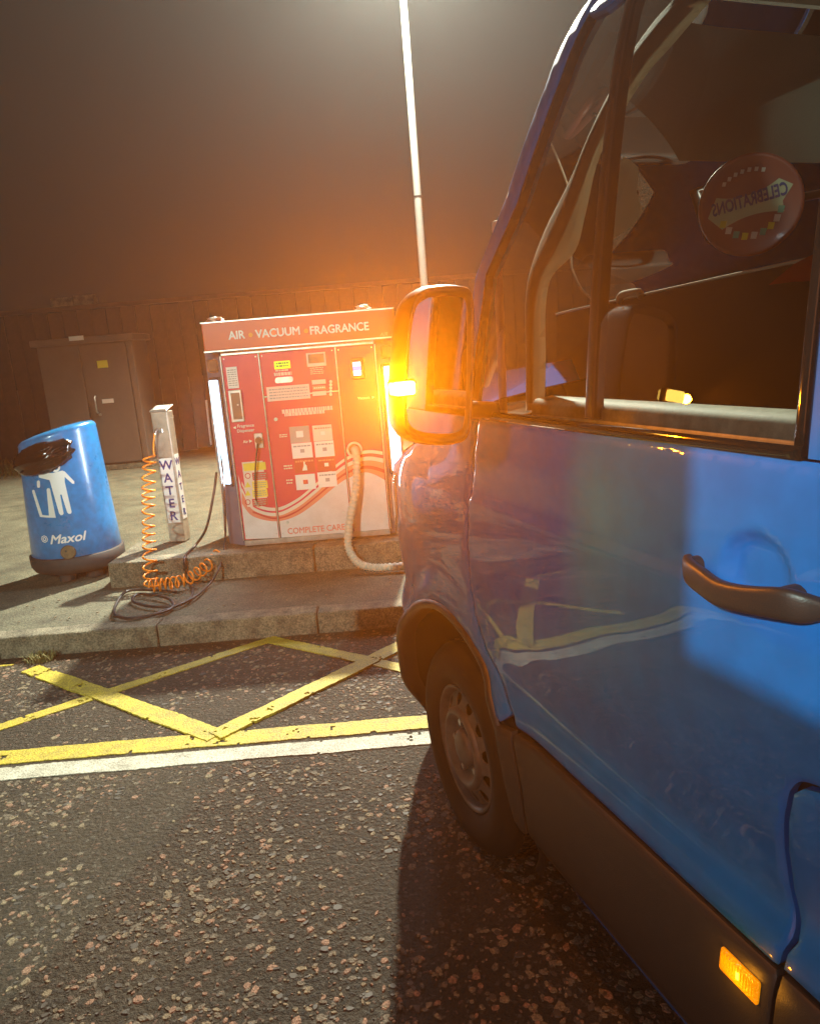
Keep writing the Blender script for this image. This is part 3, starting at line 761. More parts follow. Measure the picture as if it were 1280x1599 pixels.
for px, py in ((391.3, 523.2), (478, 517)):
    c = AY(px, py, HY); obj('dot', tube_me([(c.x, HY, c.z), (c.x, HY - .002, c.z)], .0145, 20), mat('orange_dot', (.75, .30, .03), .5), hdr)
# light tubes on the chamfers with round speakers above
def chamfer(side):
    if side < 0: a = Vector((XL, MY + .012, 0)); b = Vector((XL - DXL, MY + DY, 0))
    else: a = Vector((XR, MY + .012, 0)); b = Vector((XR + DXR, MY + DY, 0))
    d = (b - a).normalized(); n_ = Vector((d.y, -d.x, 0)); 
    if n_.y > 0: n_ = -n_
    ctr = a.lerp(b, .52); ang = math.atan2(d.y, d.x); R_ = Matrix.Rotation(ang, 3, 'Z')
    ft = box('tube_holder', ctr + n_ * .006 + Vector((0, 0, 1.13)), (.112, .016, .78), M_BLK, mach, R_, .004)
    box('light_tube', ctr + n_ * .024 + Vector((0, 0, 1.13)), (.088, .024, .745), M_GLOW, ft, R_, .008, 2)
    box('speaker', ctr + n_ * .006 + Vector((0, 0, 1.60)), (.10, .012, .09), mat('speaker_grey', (.20, .13, .09), .7), mach, R_, .02, 3)
    c2 = ctr + n_ * .35 + Vector((0, 0, 1.1))
    L = lamp('AREA', 'light_tube_glow', ctr + n_ * .045 + Vector((0, 0, 1.1)), 26, (.85, .94, 1.0), sx=.08, sy=.7, to=ctr + n_ * 2 + Vector((0, 0, 1.1)))
chamfer(-1); chamfer(1)
# conduit on the left side of the machine
obj('conduit', tube_me([AY(322, 625, 5.6), AY(330, 695, 5.6)], .008, 8), M_STEEL, mach)
obj('conduit', tube_me([AY(327, 585, 5.5), AY(332, 660, 5.5), AY(348, 780, 5.5), AY(352, 845, 5.48)], .006, 8), M_STEEL, mach)
# crumpled things on the roof of the machine
def crumple(name, label, c, sx_, sy_, sz_, m, cat, seed):
    bm = bmesh.new(); bmesh.ops.create_icosphere(bm, subdivisions=3, radius=1)
    for v in bm.verts:
        k = 1 + .5 * mnoise.noise(v.co * 2.2 + Vector((seed, 0, 0))) + .3 * mnoise.noise(v.co * 5 + Vector((0, seed, 0)))
        v.co = Vector((v.co.x * sx_ * k, v.co.y * sy_ * k, max(-.75, v.co.z) * sz_ * k))
        v.co += Vector(c)
    return tag(obj(name, bm_mesh(bm), m), label, cat)
p = AY(336, 496, 5.45); crumple('wrapper', 'crumpled foil wrapper on the left end of the machine roof', (p.x, 5.42, 1.889 + .018), .055, .05, .024, M_STEEL, 'litter', 3)
p = AY(567, 480, 5.45); crumple('wrapper', 'small dull crumpled bag on the right end of the machine roof', (p.x, 5.42, 1.889 + .018), .05, .05, .024, M_GREYP, 'litter', 9)

# =================================================================== WATER POST
wp = AZ(279, 846, SZ); WX, WY = wp.x, wp.y + .05
wpost = thing('water_post', 'square steel water post with blue lettering beside the machine', 'post', (WX, WY, SZ))
bm = bmesh.new(); add_box(bm, (WX, WY, SZ + .50), (.125, .11, 1.0), Matrix.Rotation(-.12, 3, 'Z'), .004)
obj('post_body', bm_mesh(bm), mat('worn_steel', (.50, .42, .34), .42, metal=.55, nscale=7, namt=.35), wpost)
Rw = Matrix.Rotation(-.12, 3, 'Z')
def wl(x, y, z): return Vector((WX, WY, SZ)) + Rw @ Vector((x, y, 0)) + Vector((0, 0, z))
bm = bmesh.new(); add_box(bm, (0, 0, 0), (.135, .13, .012), None, .003)
for v in bm.verts: v.co.z += -.25 * v.co.y * -1 * 1.0
for v in bm.verts: v.co = Rw @ v.co + Vector((WX, WY, SZ + 1.022))
cap = obj('sloping_cap', bm_mesh(bm), M_STEEL, wpost)
bm = bmesh.new(); add_box(bm, (0, 0, .0065), (.095, .085, .003))
for v in bm.verts: v.co.z += .25 * v.co.y
for v in bm.verts: v.co = Rw @ v.co + Vector((WX, WY, SZ + 1.022))
obj('cap_plate', bm_mesh(bm), M_WHT, cap)
lb = box('letter_plate', wl(0, -.0565, .40), (.098, .004, .50), M_WHT, wpost, Rw, .001)
for k, ch in enumerate('WATER'):
    fn = lambda a, b, o: Vector((WX, WY, SZ)) + Rw @ Vector((a, -.0588 - o, b))
    obj('lettering', text_me(ch, .098, fn, ext=.0012, bold=.0022, origin=(0, .595 - k * .098)), M_NAVY, lb)
lb2 = box('letter_plate', wl(.0642, 0, .42), (.004, .075, .50), M_WHT, wpost, Rw, .001)
for k, ch in enumerate('WATER'):
    fn = lambda a, b, o: Vector((WX, WY, SZ)) + Rw @ Vector((.0665 + o, a, b))
    obj('lettering', text_me(ch, .075, fn, ext=.0012, bold=.0015, origin=(0, .615 - k * .098)), M_NAVY, lb2)
tp = box('tap', wl(-.01, -.062, .86), (.05, .012, .035), M_STEEL, wpost, Rw, .004)
obj('tap_spout', tube_me([wl(-.02, -.06, .87), wl(-.02, -.10, .868), wl(-.03, -.11, .84)], .008, 8), M_STEEL, tp)
obj('hook', tube_me([wl(.062, 0, .95), wl(.085, 0, .945), wl(.085, 0, .965)], .003, 6), M_STEEL, wpost)
# orange coiled hose
pts = spline([wl(-.03, -.11, .85), wl(-.05, -.12, .75), wl(-.055, -.12, .68)], 8)
c0 = AY(233, 712, WY - .16); c1 = AZ(237, 925, KH); c1.z = KH + .03
turns = 15; n = turns * 16
for i in range(n + 1):
    t = i / n; c = c0.lerp(c1, t) + Vector((0, -.04 * math.sin(pi * t), 0)); R_ = .043 + .003 * math.sin(t * 9)
    tt = t + .012 * math.sin(t * 20)
    an = tt * turns * 2 * pi
    pts.append(c + Vector((R_ * math.cos(an), R_ * math.sin(an), 0)) + Vector((0, 0, 0)))
coil = obj('coiled_hose', tube_me(pts, .0068, 7), M_HOSEO); tag(coil, 'orange coiled air hose hanging from the water post to the pavement', 'hose')
pts = []
base = [c1 + Vector((0, -.03, .02)), AZ(262, 912, KH + .05) , AZ(292, 905, KH + .07), Vector(AY(322, 885, 5.12)), Vector(AY(345, 862, 5.3))]
sp = spline(base, 40); turns = 13
for i, c in enumerate(sp):
    t = i / (len(sp) - 1); nx_ = sp[min(i + 1, len(sp) - 1)] - sp[max(i - 1, 0)]; nx_.normalize(); bx_ = nx_.cross(Vector((0, 0, 1))).normalized(); bz_ = bx_.cross(nx_)
    an = t * turns * 2 * pi; R_ = .040
    c = c + Vector((0, 0, max(0, KH + R_ + .006 - c.z)))
    pts.append(c + (bx_ * math.cos(an) + bz_ * math.sin(an)) * R_)
sub = []
for a, b in zip(pts, pts[1:]): sub.append(a)
fine = spline(pts[::2], 4)
tag(obj('coiled_hose', tube_me(fine, .0062, 6), M_HOSEO), 'orange coil of hose lying along the pavement in front of the plinth', 'hose')
# black cables
def hose(name, label, pts, r, m=M_HOSEB, cat='cable', n=14, group=None):
    return tag(obj(name, tube_me(spline(pts, n), r, 8), m), label, cat, group)
hose('rubber_hose', 'long black hose from the machine side looping on the pavement below the orange coil',
     [AY(338, 738, 5.5), AY(333, 775, 5.45), AY(322, 825, 5.4), AZ(306, 851, SZ + .012), AZ(292, 865, SZ + .012), AY(288, 878, 5.12), AZ(296, 905, KH + .012), AZ(300, 930, KH + .012), AZ(280, 945, KH + .012), AZ(240, 948, KH + .012),
      AZ(208, 940, KH + .012), AZ(218, 928, KH + .02), AZ(262, 935, KH + .02), AZ(268, 950, KH + .012), AZ(235, 962, KH + .012), AZ(195, 966, KH + .012), AZ(178, 955, KH + .012), AZ(196, 925, KH + .012), AZ(235, 922, KH + .012), AZ(275, 925, KH + .012)], .0095)
hose('rubber_hose', 'thin black hose dropping from the machine front corner in a wide arc over the pavement',
     [AY(345, 700, 5.42), AY(351, 790, 5.38), AY(351, 850, 5.34), AY(342, 888, 5.1), AZ(325, 915, KH + .012), AZ(300, 935, KH + .02), AZ(262, 952, KH + .012), AZ(215, 966, KH + .012), AZ(178, 963, KH + .014)], .0080)

# =================================================================== LITTER BIN
bc = AZ(107, 908, KH); BX, BY = bc.x, bc.y + .24
R0, R1, HB0, HB1 = .320, .274, .19, 1.08
bin_ = thing('litter_bin', 'round blue litter bin with a black bag bulging from its mouth', 'litter bin', (BX, BY, KH))
def Rz(z): return R0 + (R1 - R0) * (z - HB0) / (HB1 - HB0)
def tilt(v):   # the lid slopes gently, higher at the back
    return v
prof = [(R0 - .004, HB0)] + [(Rz(z), z) for z in (HB0 + .004, .4, .6, .8, .95, 1.03)]
prof += [(Rz(1.03) - .003, 1.045), (.276, 1.060), (.266, 1.078), (.245, 1.092), (.17, 1.104), (.08, 1.110), (.01, 1.112)]
def lean(v):
    x, y, z = v
    if z > KH + .6: z += (z - KH - .6) * .13 * ((x - BX) / .27)
    return Vector((x, y, z))
obj('bin_shell', lathe_me(prof, 64, (BX, BY, KH), lean), M_BIN, bin_)
obj('bin_base', lathe_me([(.27, .055), (.315, .075), (.335, .11), (.338, .185), (.325, .192), (.05, .192)], 48, (BX, BY, KH)), M_BINB, bin_)
for k, (dx, dy) in enumerate(((-.02, -.19), (.15, -.12), (.02, .18))):
    obj('foot', tube_me([(BX + dx, BY + dy, KH), (BX + dx, BY + dy, KH + .07)], .062, 14), M_BINB, bin_)
FA = -pi / 2 + .10       # direction the front faces
def bfn(u_, z, o):       # u_: arc length round the bin from its front, z: height
    r = Rz(z) + .0015 + o; a = FA + u_ / .29
    return lean(Vector((BX + r * math.cos(a), BY + r * math.sin(a), KH + z)))
def bdec(name, poly, m=M_WHT, parent=bin_): return obj(name, patch(poly, bfn, .02, .0014), m, parent)
def cap_line(pts, w):
    # outline of a round ended line through pts (2D)
    L = []; Rr = []; n = len(pts)
    for i, p in enumerate(pts):
        a = Vector(pts[max(i - 1, 0)]); b = Vector(pts[min(i + 1, n - 1)]); d = (b - a).normalized(); nn = Vector((-d.y, d.x)); k = 1.0
        if 0 < i < n - 1:
            d1 = (Vector(p) - a).normalized(); k = 1 / max(.5, nn.dot(Vector((-d1.y, d1.x))))
        L.append(tuple(Vector(p) + nn * w / 2 * k)); Rr.append(tuple(Vector(p) - nn * w / 2 * k))
    def cap(p, q):
        d = (Vector(p) - Vector(q)).normalized(); a0 = math.atan2(d.y, d.x)
        return [(p[0] + w / 2 * math.cos(a0 + t), p[1] + w / 2 * math.sin(a0 + t)) for t in (pi / 3, pi / 6, 0, -pi / 6, -pi / 3)]
    # order: L forward, end cap, R backward, start cap
    e = cap(pts[-1], pts[-2]); s_ = cap(pts[0], pts[1])
    return L + e + Rr[::-1] + s_
emb = bdec('bin_emblem', cap_line([(-.150, .700), (-.112, .515), (-.030, .505), (-.028, .700)], .024))
bdec('falling_litter', cap_line([(-.098, .735), (-.094, .765)], .024), parent=emb)
cc = (.045, .845)
def circ(c, r, n=22): return [(c[0] + r * math.cos(2 * pi * k / n), c[1] + r * math.sin(2 * pi * k / n)) for k in range(n)]
def ring2(name, c, r1, r2, fn, m, parent, n=24):
    bm = bmesh.new(); A = [bm.verts.new(fn(*p, .001)) for p in circ(c, r1, n)]; B = [bm.verts.new(fn(*p, .001)) for p in circ(c, r2, n)]
    A2 = [bm.verts.new(fn(*p, 0)) for p in circ(c, r1, n)]; B2 = [bm.verts.new(fn(*p, 0)) for p in circ(c, r2, n)]
    for k in range(n):
        j_ = (k + 1) % n; bm.faces.new((A[k], A[j_], B[j_], B[k])); bm.faces.new((A2[k], A2[j_], A[j_], A[k])); bm.faces.new((B[k], B[j_], B2[j_], B2[k]))
    return obj(name, bm_mesh(bm), m, parent)
ring2('figure_head', cc, .031, .017, bfn, M_WHT, emb)
bdec('figure_body', [(-.085, .812), (-.083, .797), (-.010, .768), (-.006, .745), (.018, .525), (.026, .510), (.040, .510), (.046, .522), (.044, .655), (.054, .655), (.070, .525), (.078, .512), (.092, .512), (.098, .524), (.088, .735), (.093, .770),
                     (.135, .715), (.148, .712), (.150, .728), (.100, .805), (.085, .815), (.020, .812), (-.072, .826)], parent=emb)
# logo and name
def bt(body, size, u_, z, **kw): return obj('lettering', text_me(body, size, bfn, ext=.0012, origin=(u_, z), **kw), M_WHT, bin_)
bt('Maxol', .092, .038, .335, bold=.0020, shear=.30)
ring2('logo', (-.112, .345), .027, .021, bfn, M_WHT, bin_, 8); ring2('logo', (-.112, .345), .015, .008, bfn, M_WHT, bin_, 8)
# round lock flap at the foot
lk = lean(bfn(.035, .235, 0)); aL = FA + .035 / .29; nL = Vector((math.cos(aL), math.sin(aL), .06))
lko = obj('lock_cover', tube_me([lk - nL * .02, lk + nL * .008, lk + nL * .014], lambda t: .052 if t < .9 else .046, 24), mat('brass_brown', (.16, .10, .045), .5, metal=.3, nscale=30, namt=.4), bin_)
obj('keyhole', tube_me([lk + nL * .012 + Vector((-.012, 0, .012)), lk + nL * .018 + Vector((-.012, 0, .012))], .008, 10), M_BLK, lko)
# mouth of the bin: dark opening and the bag pulled over it
MA = -pi / 2 - .44
mc = Vector((BX + (Rz(.93) - .02) * math.cos(MA + .30), BY + (Rz(.93) - .02) * math.sin(MA + .30), KH + .925))
bm = bmesh.new(); bmesh.ops.create_icosphere(bm, subdivisions=5, radius=1)
tang = Vector((-math.sin(MA + .3), math.cos(MA + .3), 0)); outw = Vector((math.cos(MA + .3), math.sin(MA + .3), 0))
for v in bm.verts:
    c = v.co.copy(); f1 = abs(mnoise.noise(Vector((c.x * 1.3 + 4, c.z * 2.6, c.y * 1.3)))) * .30 + abs(mnoise.noise(Vector((c.x * 4 - c.z * 2, c.z * 3.5, c.y * 3)))) * .13
    k = 1.0 + .18 - f1
    a = c.x * .25 * (1 + .08 * c.z) * k; z = c.z * .105 * k - .025 * c.x * 0 ; d = c.y * .085 * k
    z += .018 * c.x; ang_ = a / .30
    rr = Rz(.92) - .01 + d
    A_ = MA + .30 + ang_
    v.co = lean(Vector((BX + rr * math.cos(A_), BY + rr * math.sin(A_), KH + .925 + z)))
bag = obj('bin_bag', bm_mesh(bm), M_BAG, smooth=True)
tag(bag, 'shiny black plastic bag bulging out of the mouth of the blue bin', 'bag')

# weeds by the kerb and grass by the fence at far left
def tuft(name, label, c, n, R_, h, m, kind='stuff', cat='grass', flat=False, seed=1):
    rng = random.Random(seed); bm = bmesh.new()
    for i in range(n):
        a = rng.random() * 6.28; r = R_ * rng.random() ** .7; x = c[0] + r * math.cos(a) * (2.2 if flat else 1); y = c[1] + r * math.sin(a) * .7; hh = h * rng.uniform(.4, 1); d = Vector((rng.uniform(-1, 1), rng.uniform(-1, 1), 0)).normalized()
        w_ = rng.uniform(.002, .005); s_ = Vector((-d.y, d.x, 0)) * w_; l_ = d * hh * rng.uniform(.3, 1.1)
        p = Vector((x, y, c[2])); q = p + l_ * .5 + Vector((0, 0, hh * .7)); t = p + l_ + Vector((0, 0, hh))
        v = [bm.verts.new(k) for k in (p - s_, p + s_, q + s_ * .8, q - s_ * .8, t)]
        bm.faces.new((v[0], v[1], v[2], v[3])); bm.faces.new((v[3], v[2], v[4]))
    return tag(obj(name, bm_mesh(bm), m), label, cat, kind=kind)
q = AZ(66, 1030, 0); tuft('weeds', 'dry weed tuft and litter in the gutter at the kerb foot', (q.x, q.y - .02, .003), 260, .085, .05, M_LEAF, seed=4)
q = AZ(10, 745, KH); tuft('grass', 'yellow green grass growing at the far left below the fence', (q.x - .3, q.y + .3, KH), 1500, 1.0, .28, M_GRASS, flat=True, seed=5)
q = AZ(560, 740, KH)
rng = random.Random(11)
bm = bmesh.new()
for i in range(150):
    x = rng.uniform(-3.2, .1); y = rng.choice((rng.uniform(4.45, 5.12), rng.uniform(3.9, 4.24), rng.uniform(5.3, 8)))
    z = KH if y > 4.4 else 0
    r = rng.uniform(.003, .008); a = rng.random() * 3
    if y > 5.12 and x > -2.2: continue
    add_box(bm, (x, y, z + r * .35), (r * 2, r * 1.3, r * .8), Matrix.Rotation(a, 3, 'Z'))
tag(obj('grit', bm_mesh(bm), M_CHIP[1]), 'loose grit scattered over the pavement and gutter', 'gravel', kind='stuff')

# =================================================================== THE VAN  (frame: x forward along the van, y outward to its left, z up)
van = thing('van', 'blue panel van with lit amber indicators parked nearest the camera', 'van', VORG, rot=(0, 0, YAW + pi / 2))
def smooth01(x): x = max(0, min(1, x)); return x * x * (3 - 2 * x)
ZW = [(0.0, -.10), (.2, -.05), (.35, -.012), (.5, .004), (.60, .012), (.65, .009), (.70, -.010), (.76, -.008), (.86, .004), (1.0, .008), (1.12, .006), (1.175, .003), (1.20, -.006), (1.3, -.012), (1.41, -.022), (1.6, -.045), (1.8, -.075), (2.0, -.112), (2.15, -.148), (2.25, -.185), (2.35, -.26), (2.45, -.42), (2.6, -.8)]
def zprof(z):
    for i in range(len(ZW) - 1):
        if z <= ZW[i + 1][0] or i == len(ZW) - 2:
            x0, y0 = ZW[i]; x1, y1 = ZW[i + 1]
            xm, ym = ZW[max(0, i - 1)]; xp, yp = ZW[min(len(ZW) - 1, i + 2)]
            m0 = (y1 - ym) / (x1 - xm) if x1 != xm else 0; m1 = (yp - y0) / (xp - x0)
            h = x1 - x0; t = (z - x0) / h
            t = max(-.5, min(1.2, t))
            return (2 * t ** 3 - 3 * t * t + 1) * y0 + (t ** 3 - 2 * t * t + t) * h * m0 + (-2 * t ** 3 + 3 * t * t) * y1 + (t ** 3 - t * t) * h * m1
CUP = (.868, 1.232)
ARC = (2.10, .345); RA = .455
def wsurf(s_, z, flare=True):
    w = zprof(z)
    if s_ > 2.2:
        x = min(1, (s_ - 2.2) / .87); w -= .42 * (1 - math.sqrt(max(0, 1 - x ** 3.0)))
    if s_ > 1.2 and z > 1.3: w -= .10 * smooth01((z - 1.3) / .6) * ((s_ - 1.2) / .8) ** 2 * .3
    if s_ > 1.95 and z > 1.1: w -= .35 * (min(z, 1.42) - 1.1) ** 1.5 * smooth01((s_ - 1.95) / .5)
    if flare:
        r = math.hypot(s_ - ARC[0], z - ARC[1]); w += .034 * math.exp(-((r - RA) / .085) ** 2) * smooth01((z - .2) / .2) * (1 + .7 * smooth01((s_ - 2.1) / .3))
    q = math.hypot((s_ - CUP[0]) / .066, (z - CUP[1]) / .058)
    if q < 1.1: w -= .020 * smooth01((1.06 - q) / .24)
    # soft crease running along the door below the handle
    w += .004 * math.exp(-((z - 1.185) / .012) ** 2) * smooth01((s_ - .9) / .15)
    return w
def vfn(base=0.0):
    def fn(a, b, o):
        w = wsurf(a, b) + base; e = .01
        if o == 0: return Vector((a, w, b))
        n_ = Vector((-(wsurf(a + e, b) - wsurf(a - e, b)) / (2 * e), 1, -(wsurf(a, b + e) - wsurf(a, b - e)) / (2 * e)))
        n_.x = max(-1, min(1, n_.x)); n_.z = max(-1, min(1, n_.z)); n_.normalize()
        return Vector((a, w, b)) + n_ * o
    return fn
def AV(px, py, off_=0.0, nominal=True):
    z = 1.0; s_ = 1.0; d = ray(px, py)
    for _ in range(40):
        w = (wsurf(max(0, min(2.15, s_)), min(2.3, z)) if nominal else 0) + off_
        t = (w - VD) / d.dot(WA); p = CP + d * t; s_, z = .6 * s_ + .4 * p.dot(UA), .6 * z + .4 * p.z
    return (s_, z)
def vpart(name, outline, m, parent=van, base=0.0, step=.04, thick=.02, bev=.003, stepi=None, fn=None):
    return obj(name, patch(outline, fn or vfn(base), step, thick, bev, stepi), m, parent, local=True)
G = .0045
# shared shut lines
shut = [(1.868, 1.405), (1.90, 1.22), (1.925, 1.05), (1.925, .94), (1.89, .85), (1.82, .765), (1.72, .69), (1.655, .645)]
gapl = [(.62, .955), (.725, .952), (.755, .942), (.772, .92), (.782, .87), (.786, .81), (.782, .745), (.768, .70), (.762, .672), (.772, .645), (.776, .615)]
door_out = [(x - G, z) for x, z in shut] + [(1.640, .618), (1.4, .612), (1.0, .610), (.776 + G, .610)] + [(x + G, z + (G if x < .76 else 0)) for x, z in gapl[::-1]][1:] + [(.62, 1.408), (1.0, 1.408), (1.4, 1.405)]
door = vpart('front_door', rounded(door_out, .012, 2), M_BLUE, step=.03, stepi=.0125, bev=.004)
# fender
arcpts = [(ARC[0] + RA * math.cos(t), ARC[1] + RA * math.sin(t)) for t in [math.radians(a) for a in range(10, 145, 5)]]
fend_out = [(x + G, z) for x, z in shut] + [(1.700, .606)] + [p for p in arcpts[::-1] if p[1] > .60] + [(2.62, .42), (2.9, .42), (3.04, .45), (3.05, .9), (3.0, 1.02), (2.85, 1.13), (2.6, 1.235), (2.3, 1.33), (2.0, 1.40)]
fend = vpart('fender', rounded(fend_out, .01, 2), M_BLUE, step=.03, stepi=.035, bev=.004)
# dark inner structure behind the gaps, following the body side 25 mm inside
inner = vpart('inner_body', [(.3, .32), (1.55, .32), (1.70, .70), (1.85, .86), (2.3, .86), (2.55, .80), (2.55, 1.15), (1.9, 1.36), (.3, 1.38)], M_BLK, base=-.022, step=.08, thick=0, bev=0)
# wheel arch lip and the liner
def arch_fn(a, b, o): pass
bm = bmesh.new(); rows = []
angs = [math.radians(a) for a in range(-30, 216, 6)]
for r_, dw in ((RA + .020, -.004), (RA + .018, .004), (RA, .008), (RA - .010, .004), (RA - .014, -.012), (RA - .014, -.06), (RA - .02, -.42), (.06, -.45)):
    row = []
    for t in angs:
        s_, z = ARC[0] + r_ * math.cos(t), ARC[1] + r_ * math.sin(t)
        sref, zref = ARC[0] + RA * math.cos(t), max(.18, ARC[1] + RA * math.sin(t))
        row.append(bm.verts.new((s_, (wsurf(sref, zref) if dw > -.2 else 0) + dw, max(z, .10))))
    rows.append(row)
lipf = []
for i, (a, b) in enumerate(zip(rows, rows[1:])):
    for k in range(len(angs) - 1):
        f = bm.faces.new((a[k], a[k + 1], b[k + 1], b[k])); f.smooth = True; f.material_index = 0 if i < 5 else 1
obj('wheel_arch_lining', bm_mesh(bm), [M_CLAD, M_DARK], van, local=True)
# lower cladding: door piece, rear piece, and the piece between the arch and the door
def clad_fn(a, b, o):
    w = wsurf(a, .60) + .004 + .018 * math.sin(pi * max(0, min(1, (b - .26) / .37))) - .035 * smooth01((.34 - b) / .10)
    if b > .585: w -= .010 * smooth01((b - .585) / .03)
    return Vector((a, w + o, b))
cl = [(1.640, .600), (1.595, .47), (1.583, .335), (1.45, .302), (1.28, .275), (1.0, .262), (.779, .258), (.779, .603)]
cladding = vpart('door_cladding', rounded(cl, .006, 1), M_CLAD, door, fn=clad_fn, step=.025, bev=.003)
vpart('sill_cladding', [(.772, .603), (.772, .258), (-.6, .258), (-.6, .603)], M_CLAD, fn=clad_fn, step=.04, bev=.003)
vpart('fender_cladding', [(1.648, .602), (1.603, .47), (1.591, .338), (1.615, .318), (1.64, .35), (1.652, .41), (1.672, .49), (1.700, .565), (1.715, .598)], M_CLAD, fn=clad_fn, step=.02, bev=.002)
vpart('bumper_side', [(2.60, .412), (2.60, .22), (3.04, .22), (3.04, .41)], M_CLAD, base=.0, step=.03)
def sill_fn(a, b, o): return Vector((a, -.022 + o - .35 * (.256 - b), b))
vpart('sill', [(1.50, .285), (1.28, .262), (1.0, .250), (-1.0, .245), (-1.0, .215), (1.45, .215)], M_BLUE, fn=sill_fn, step=.05, bev=.003)
# fuel flap and the body side behind the door
ff = [(x - G, z - (G if x < .76 else 0)) for x, z in gapl] + [(.62, .612)]
vpart('fuel_flap', [(.585, .949)] + ff[1:-1] + [(.585, .612)], M_BLUE, step=.02, bev=.004)
vpart('body_side', [(.578, 1.42), (.578, .612), (-.55, .612), (-.55, 1.42)], M_BLUE, step=.08, bev=.002)
vpart('body_side', [(.612, 1.425), (-2.6, 1.425), (-2.6, 2.36), (.612, 2.36)], M_BLUE, step=.08, bev=.002)
vpart('body_side', [(-1.55, .5), (-1.55, 1.415), (-.56, 1.415), (-.56, .82), (-.72, .80), (-1.4, .80)], M_BLUE, step=.08, bev=.002)
vpart('body_side', [(-1.56, .4), (-2.6, .4), (-2.6, 1.415), (-1.56, 1.415)], M_BLUE, step=.08, bev=.002)
# fixed quarter of the side: windows
topz = 2.30
# A pillar outer strip, measured along the pillar
pa = [AV(738, 470), AV(744, 430), AV(790, 310), AV(852, 135), AV(905, 12)]
pb = [AV(752, 470), AV(757, 430), AV(806, 318), AV(872, 128), AV(930, 0)]
d1 = (Vector(pa[-1]) - Vector(pa[-2])); d2 = (Vector(pb[-1]) - Vector(pb[-2]))
t1 = tuple(Vector(pa[-1]) + d1 * .9); t2 = tuple(Vector(pb[-1]) + d2 * .9)
la = (pa[0][0] + .02, 1.415); lb_ = (pb[0][0] + .01, 1.415)
vpart('windscreen_pillar', [lb_] + pb + [t2, t1] + pa[::-1] + [la], M_BLUE, base=.004, step=.03, bev=.004, thick=.04)
# window frame (black), glass, divider
rear_b = AV(1249, 702); rear_t = AV(1277, 420)
dr = Vector(rear_t) - Vector(rear_b)
rt2 = tuple(Vector(rear_b) + dr * ((topz - .05 - rear_b[1]) / dr.y))
frame_in = [(1.86, 1.43), (1.90, 1.50)]
gl = [(lb_[0] - .015, 1.432)] + [(x - .018, z) for x, z in pb] + [(t2[0] - .018, t2[1]), (t2[0] - .10, topz - .04), (rt2[0] + .014, topz - .04), (rear_b[0] + .014, 1.432)]
glass = vpart('side_window', gl, M_GLASS, base=-.012, step=.06, thick=0, bev=0)
# frame strips
def strip(pts, w, name, m, base=0.0, thick=.02, parent=None):
    poly = []; n = len(pts); L = []; R_ = []
    for i, p in enumerate(pts):
        a = Vector(pts[max(i - 1, 0)]); b = Vector(pts[min(i + 1, n - 1)]); d = (b - a).normalized(); nn = Vector((-d.y, d.x))
        L.append(tuple(Vector(p) + nn * w / 2)); R_.append(tuple(Vector(p) - nn * w / 2))
    return vpart(name, L + R_[::-1], m, parent or van, base, .03, thick, min(.002, w * .15))
strip([(lb_[0] - .008, 1.420)] + [(x - .010, z) for x, z in pb] + [(t2[0] - .010, t2[1])], .014, 'window_seal', M_GBLK, .001)
strip([(rear_b[0] + .004, 1.42), (rt2[0] + .004, rt2[1])], .016, 'window_seal', M_GBLK, .001)
strip([(1.88, 1.4185), (1.4, 1.4185), (rear_b[0] - .004, 1.4185)], .020, 'belt_seal', M_GBLK, .003, .03)
da = AV(914, 655); db = AV(947, 180); dd_ = Vector(db) - Vector(da); dtp = tuple(Vector(da) + dd_ * 1.6)
strip([da, dtp], .024, 'divider_bar', M_BLK, -.004, .03)
# upper frame, the door frame rear and a roof rail
vpart('roof_side', [(t2[0] - .02, topz - .045), (t1[0] + .03, topz - .02), (1.25, topz + .07), (.616, topz + .07), (.616, topz - .045)], M_BLUE, base=.002, step=.05, bev=.003)
vpart('window_frame', [(rear_b[0] - .012, 1.412), (rt2[0] - .012, topz - .05), (.622, topz - .05), (.622, 1.412)], M_BLUE, base=0, step=.05, bev=.003)
# door handle: cup, grip, lock
HZ = 1.205
hs = [AV(1052, 884), AV(1270, 958)]
def hw(s_, z): return wsurf(s_, z)
gr = []
keys = [(1056, 884, .020, .020), (1075, 893, .040, .025), (1110, 908, .050, .026), (1150, 921, .054, .025), (1190, 930, .054, .025), (1225, 942, .048, .028), (1252, 953, .034, .025), (1270, 962, .012, .014)]
bm = bmesh.new(); rings = []
kk = []
for (px, py, o_, r_) in keys:
    s_, z = AV(px, py, .03); kk.append(Vector((s_, z, 0)))
for i, (px, py, o_, r_) in enumerate(keys):
    s_, z = AV(px, py, .03)
    kk[i] = (s_, z, o_, r_)
dense = []
kv = spline([Vector((a, b, c)) for a, b, c, d in kk], 5); kr = spline([Vector((d, 0, 0)) for a, b, c, d in kk], 5)
for c, r_ in zip(kv, kr):
    w0 = zprof(c.y); ring = []
    for k in range(16):
        an = 2 * pi * k / 16; cx_, sy_ = math.cos(an), math.sin(an)
        ring.append(bm.verts.new((c.x, w0 + c.z - .012 + .011 * math.copysign(abs(cx_) ** .6, cx_), c.y + .84 * r_.x * math.copysign(abs(sy_) ** .65, sy_))))
    rings.append(ring)
for a, b in zip(rings, rings[1:]):
    for k in range(16): bm.faces.new((a[k], a[(k + 1) % 16], b[(k + 1) % 16], b[k])).smooth = True
bm.faces.new(rings[0]); bm.faces.new(rings[-1][::-1])
M_HAND = mat('brown_grey_handle', (.028, .020, .018), .42, bump=.08, bscale=400)
hnd = obj('door_handle', bm_mesh(bm), M_HAND, door, local=True)
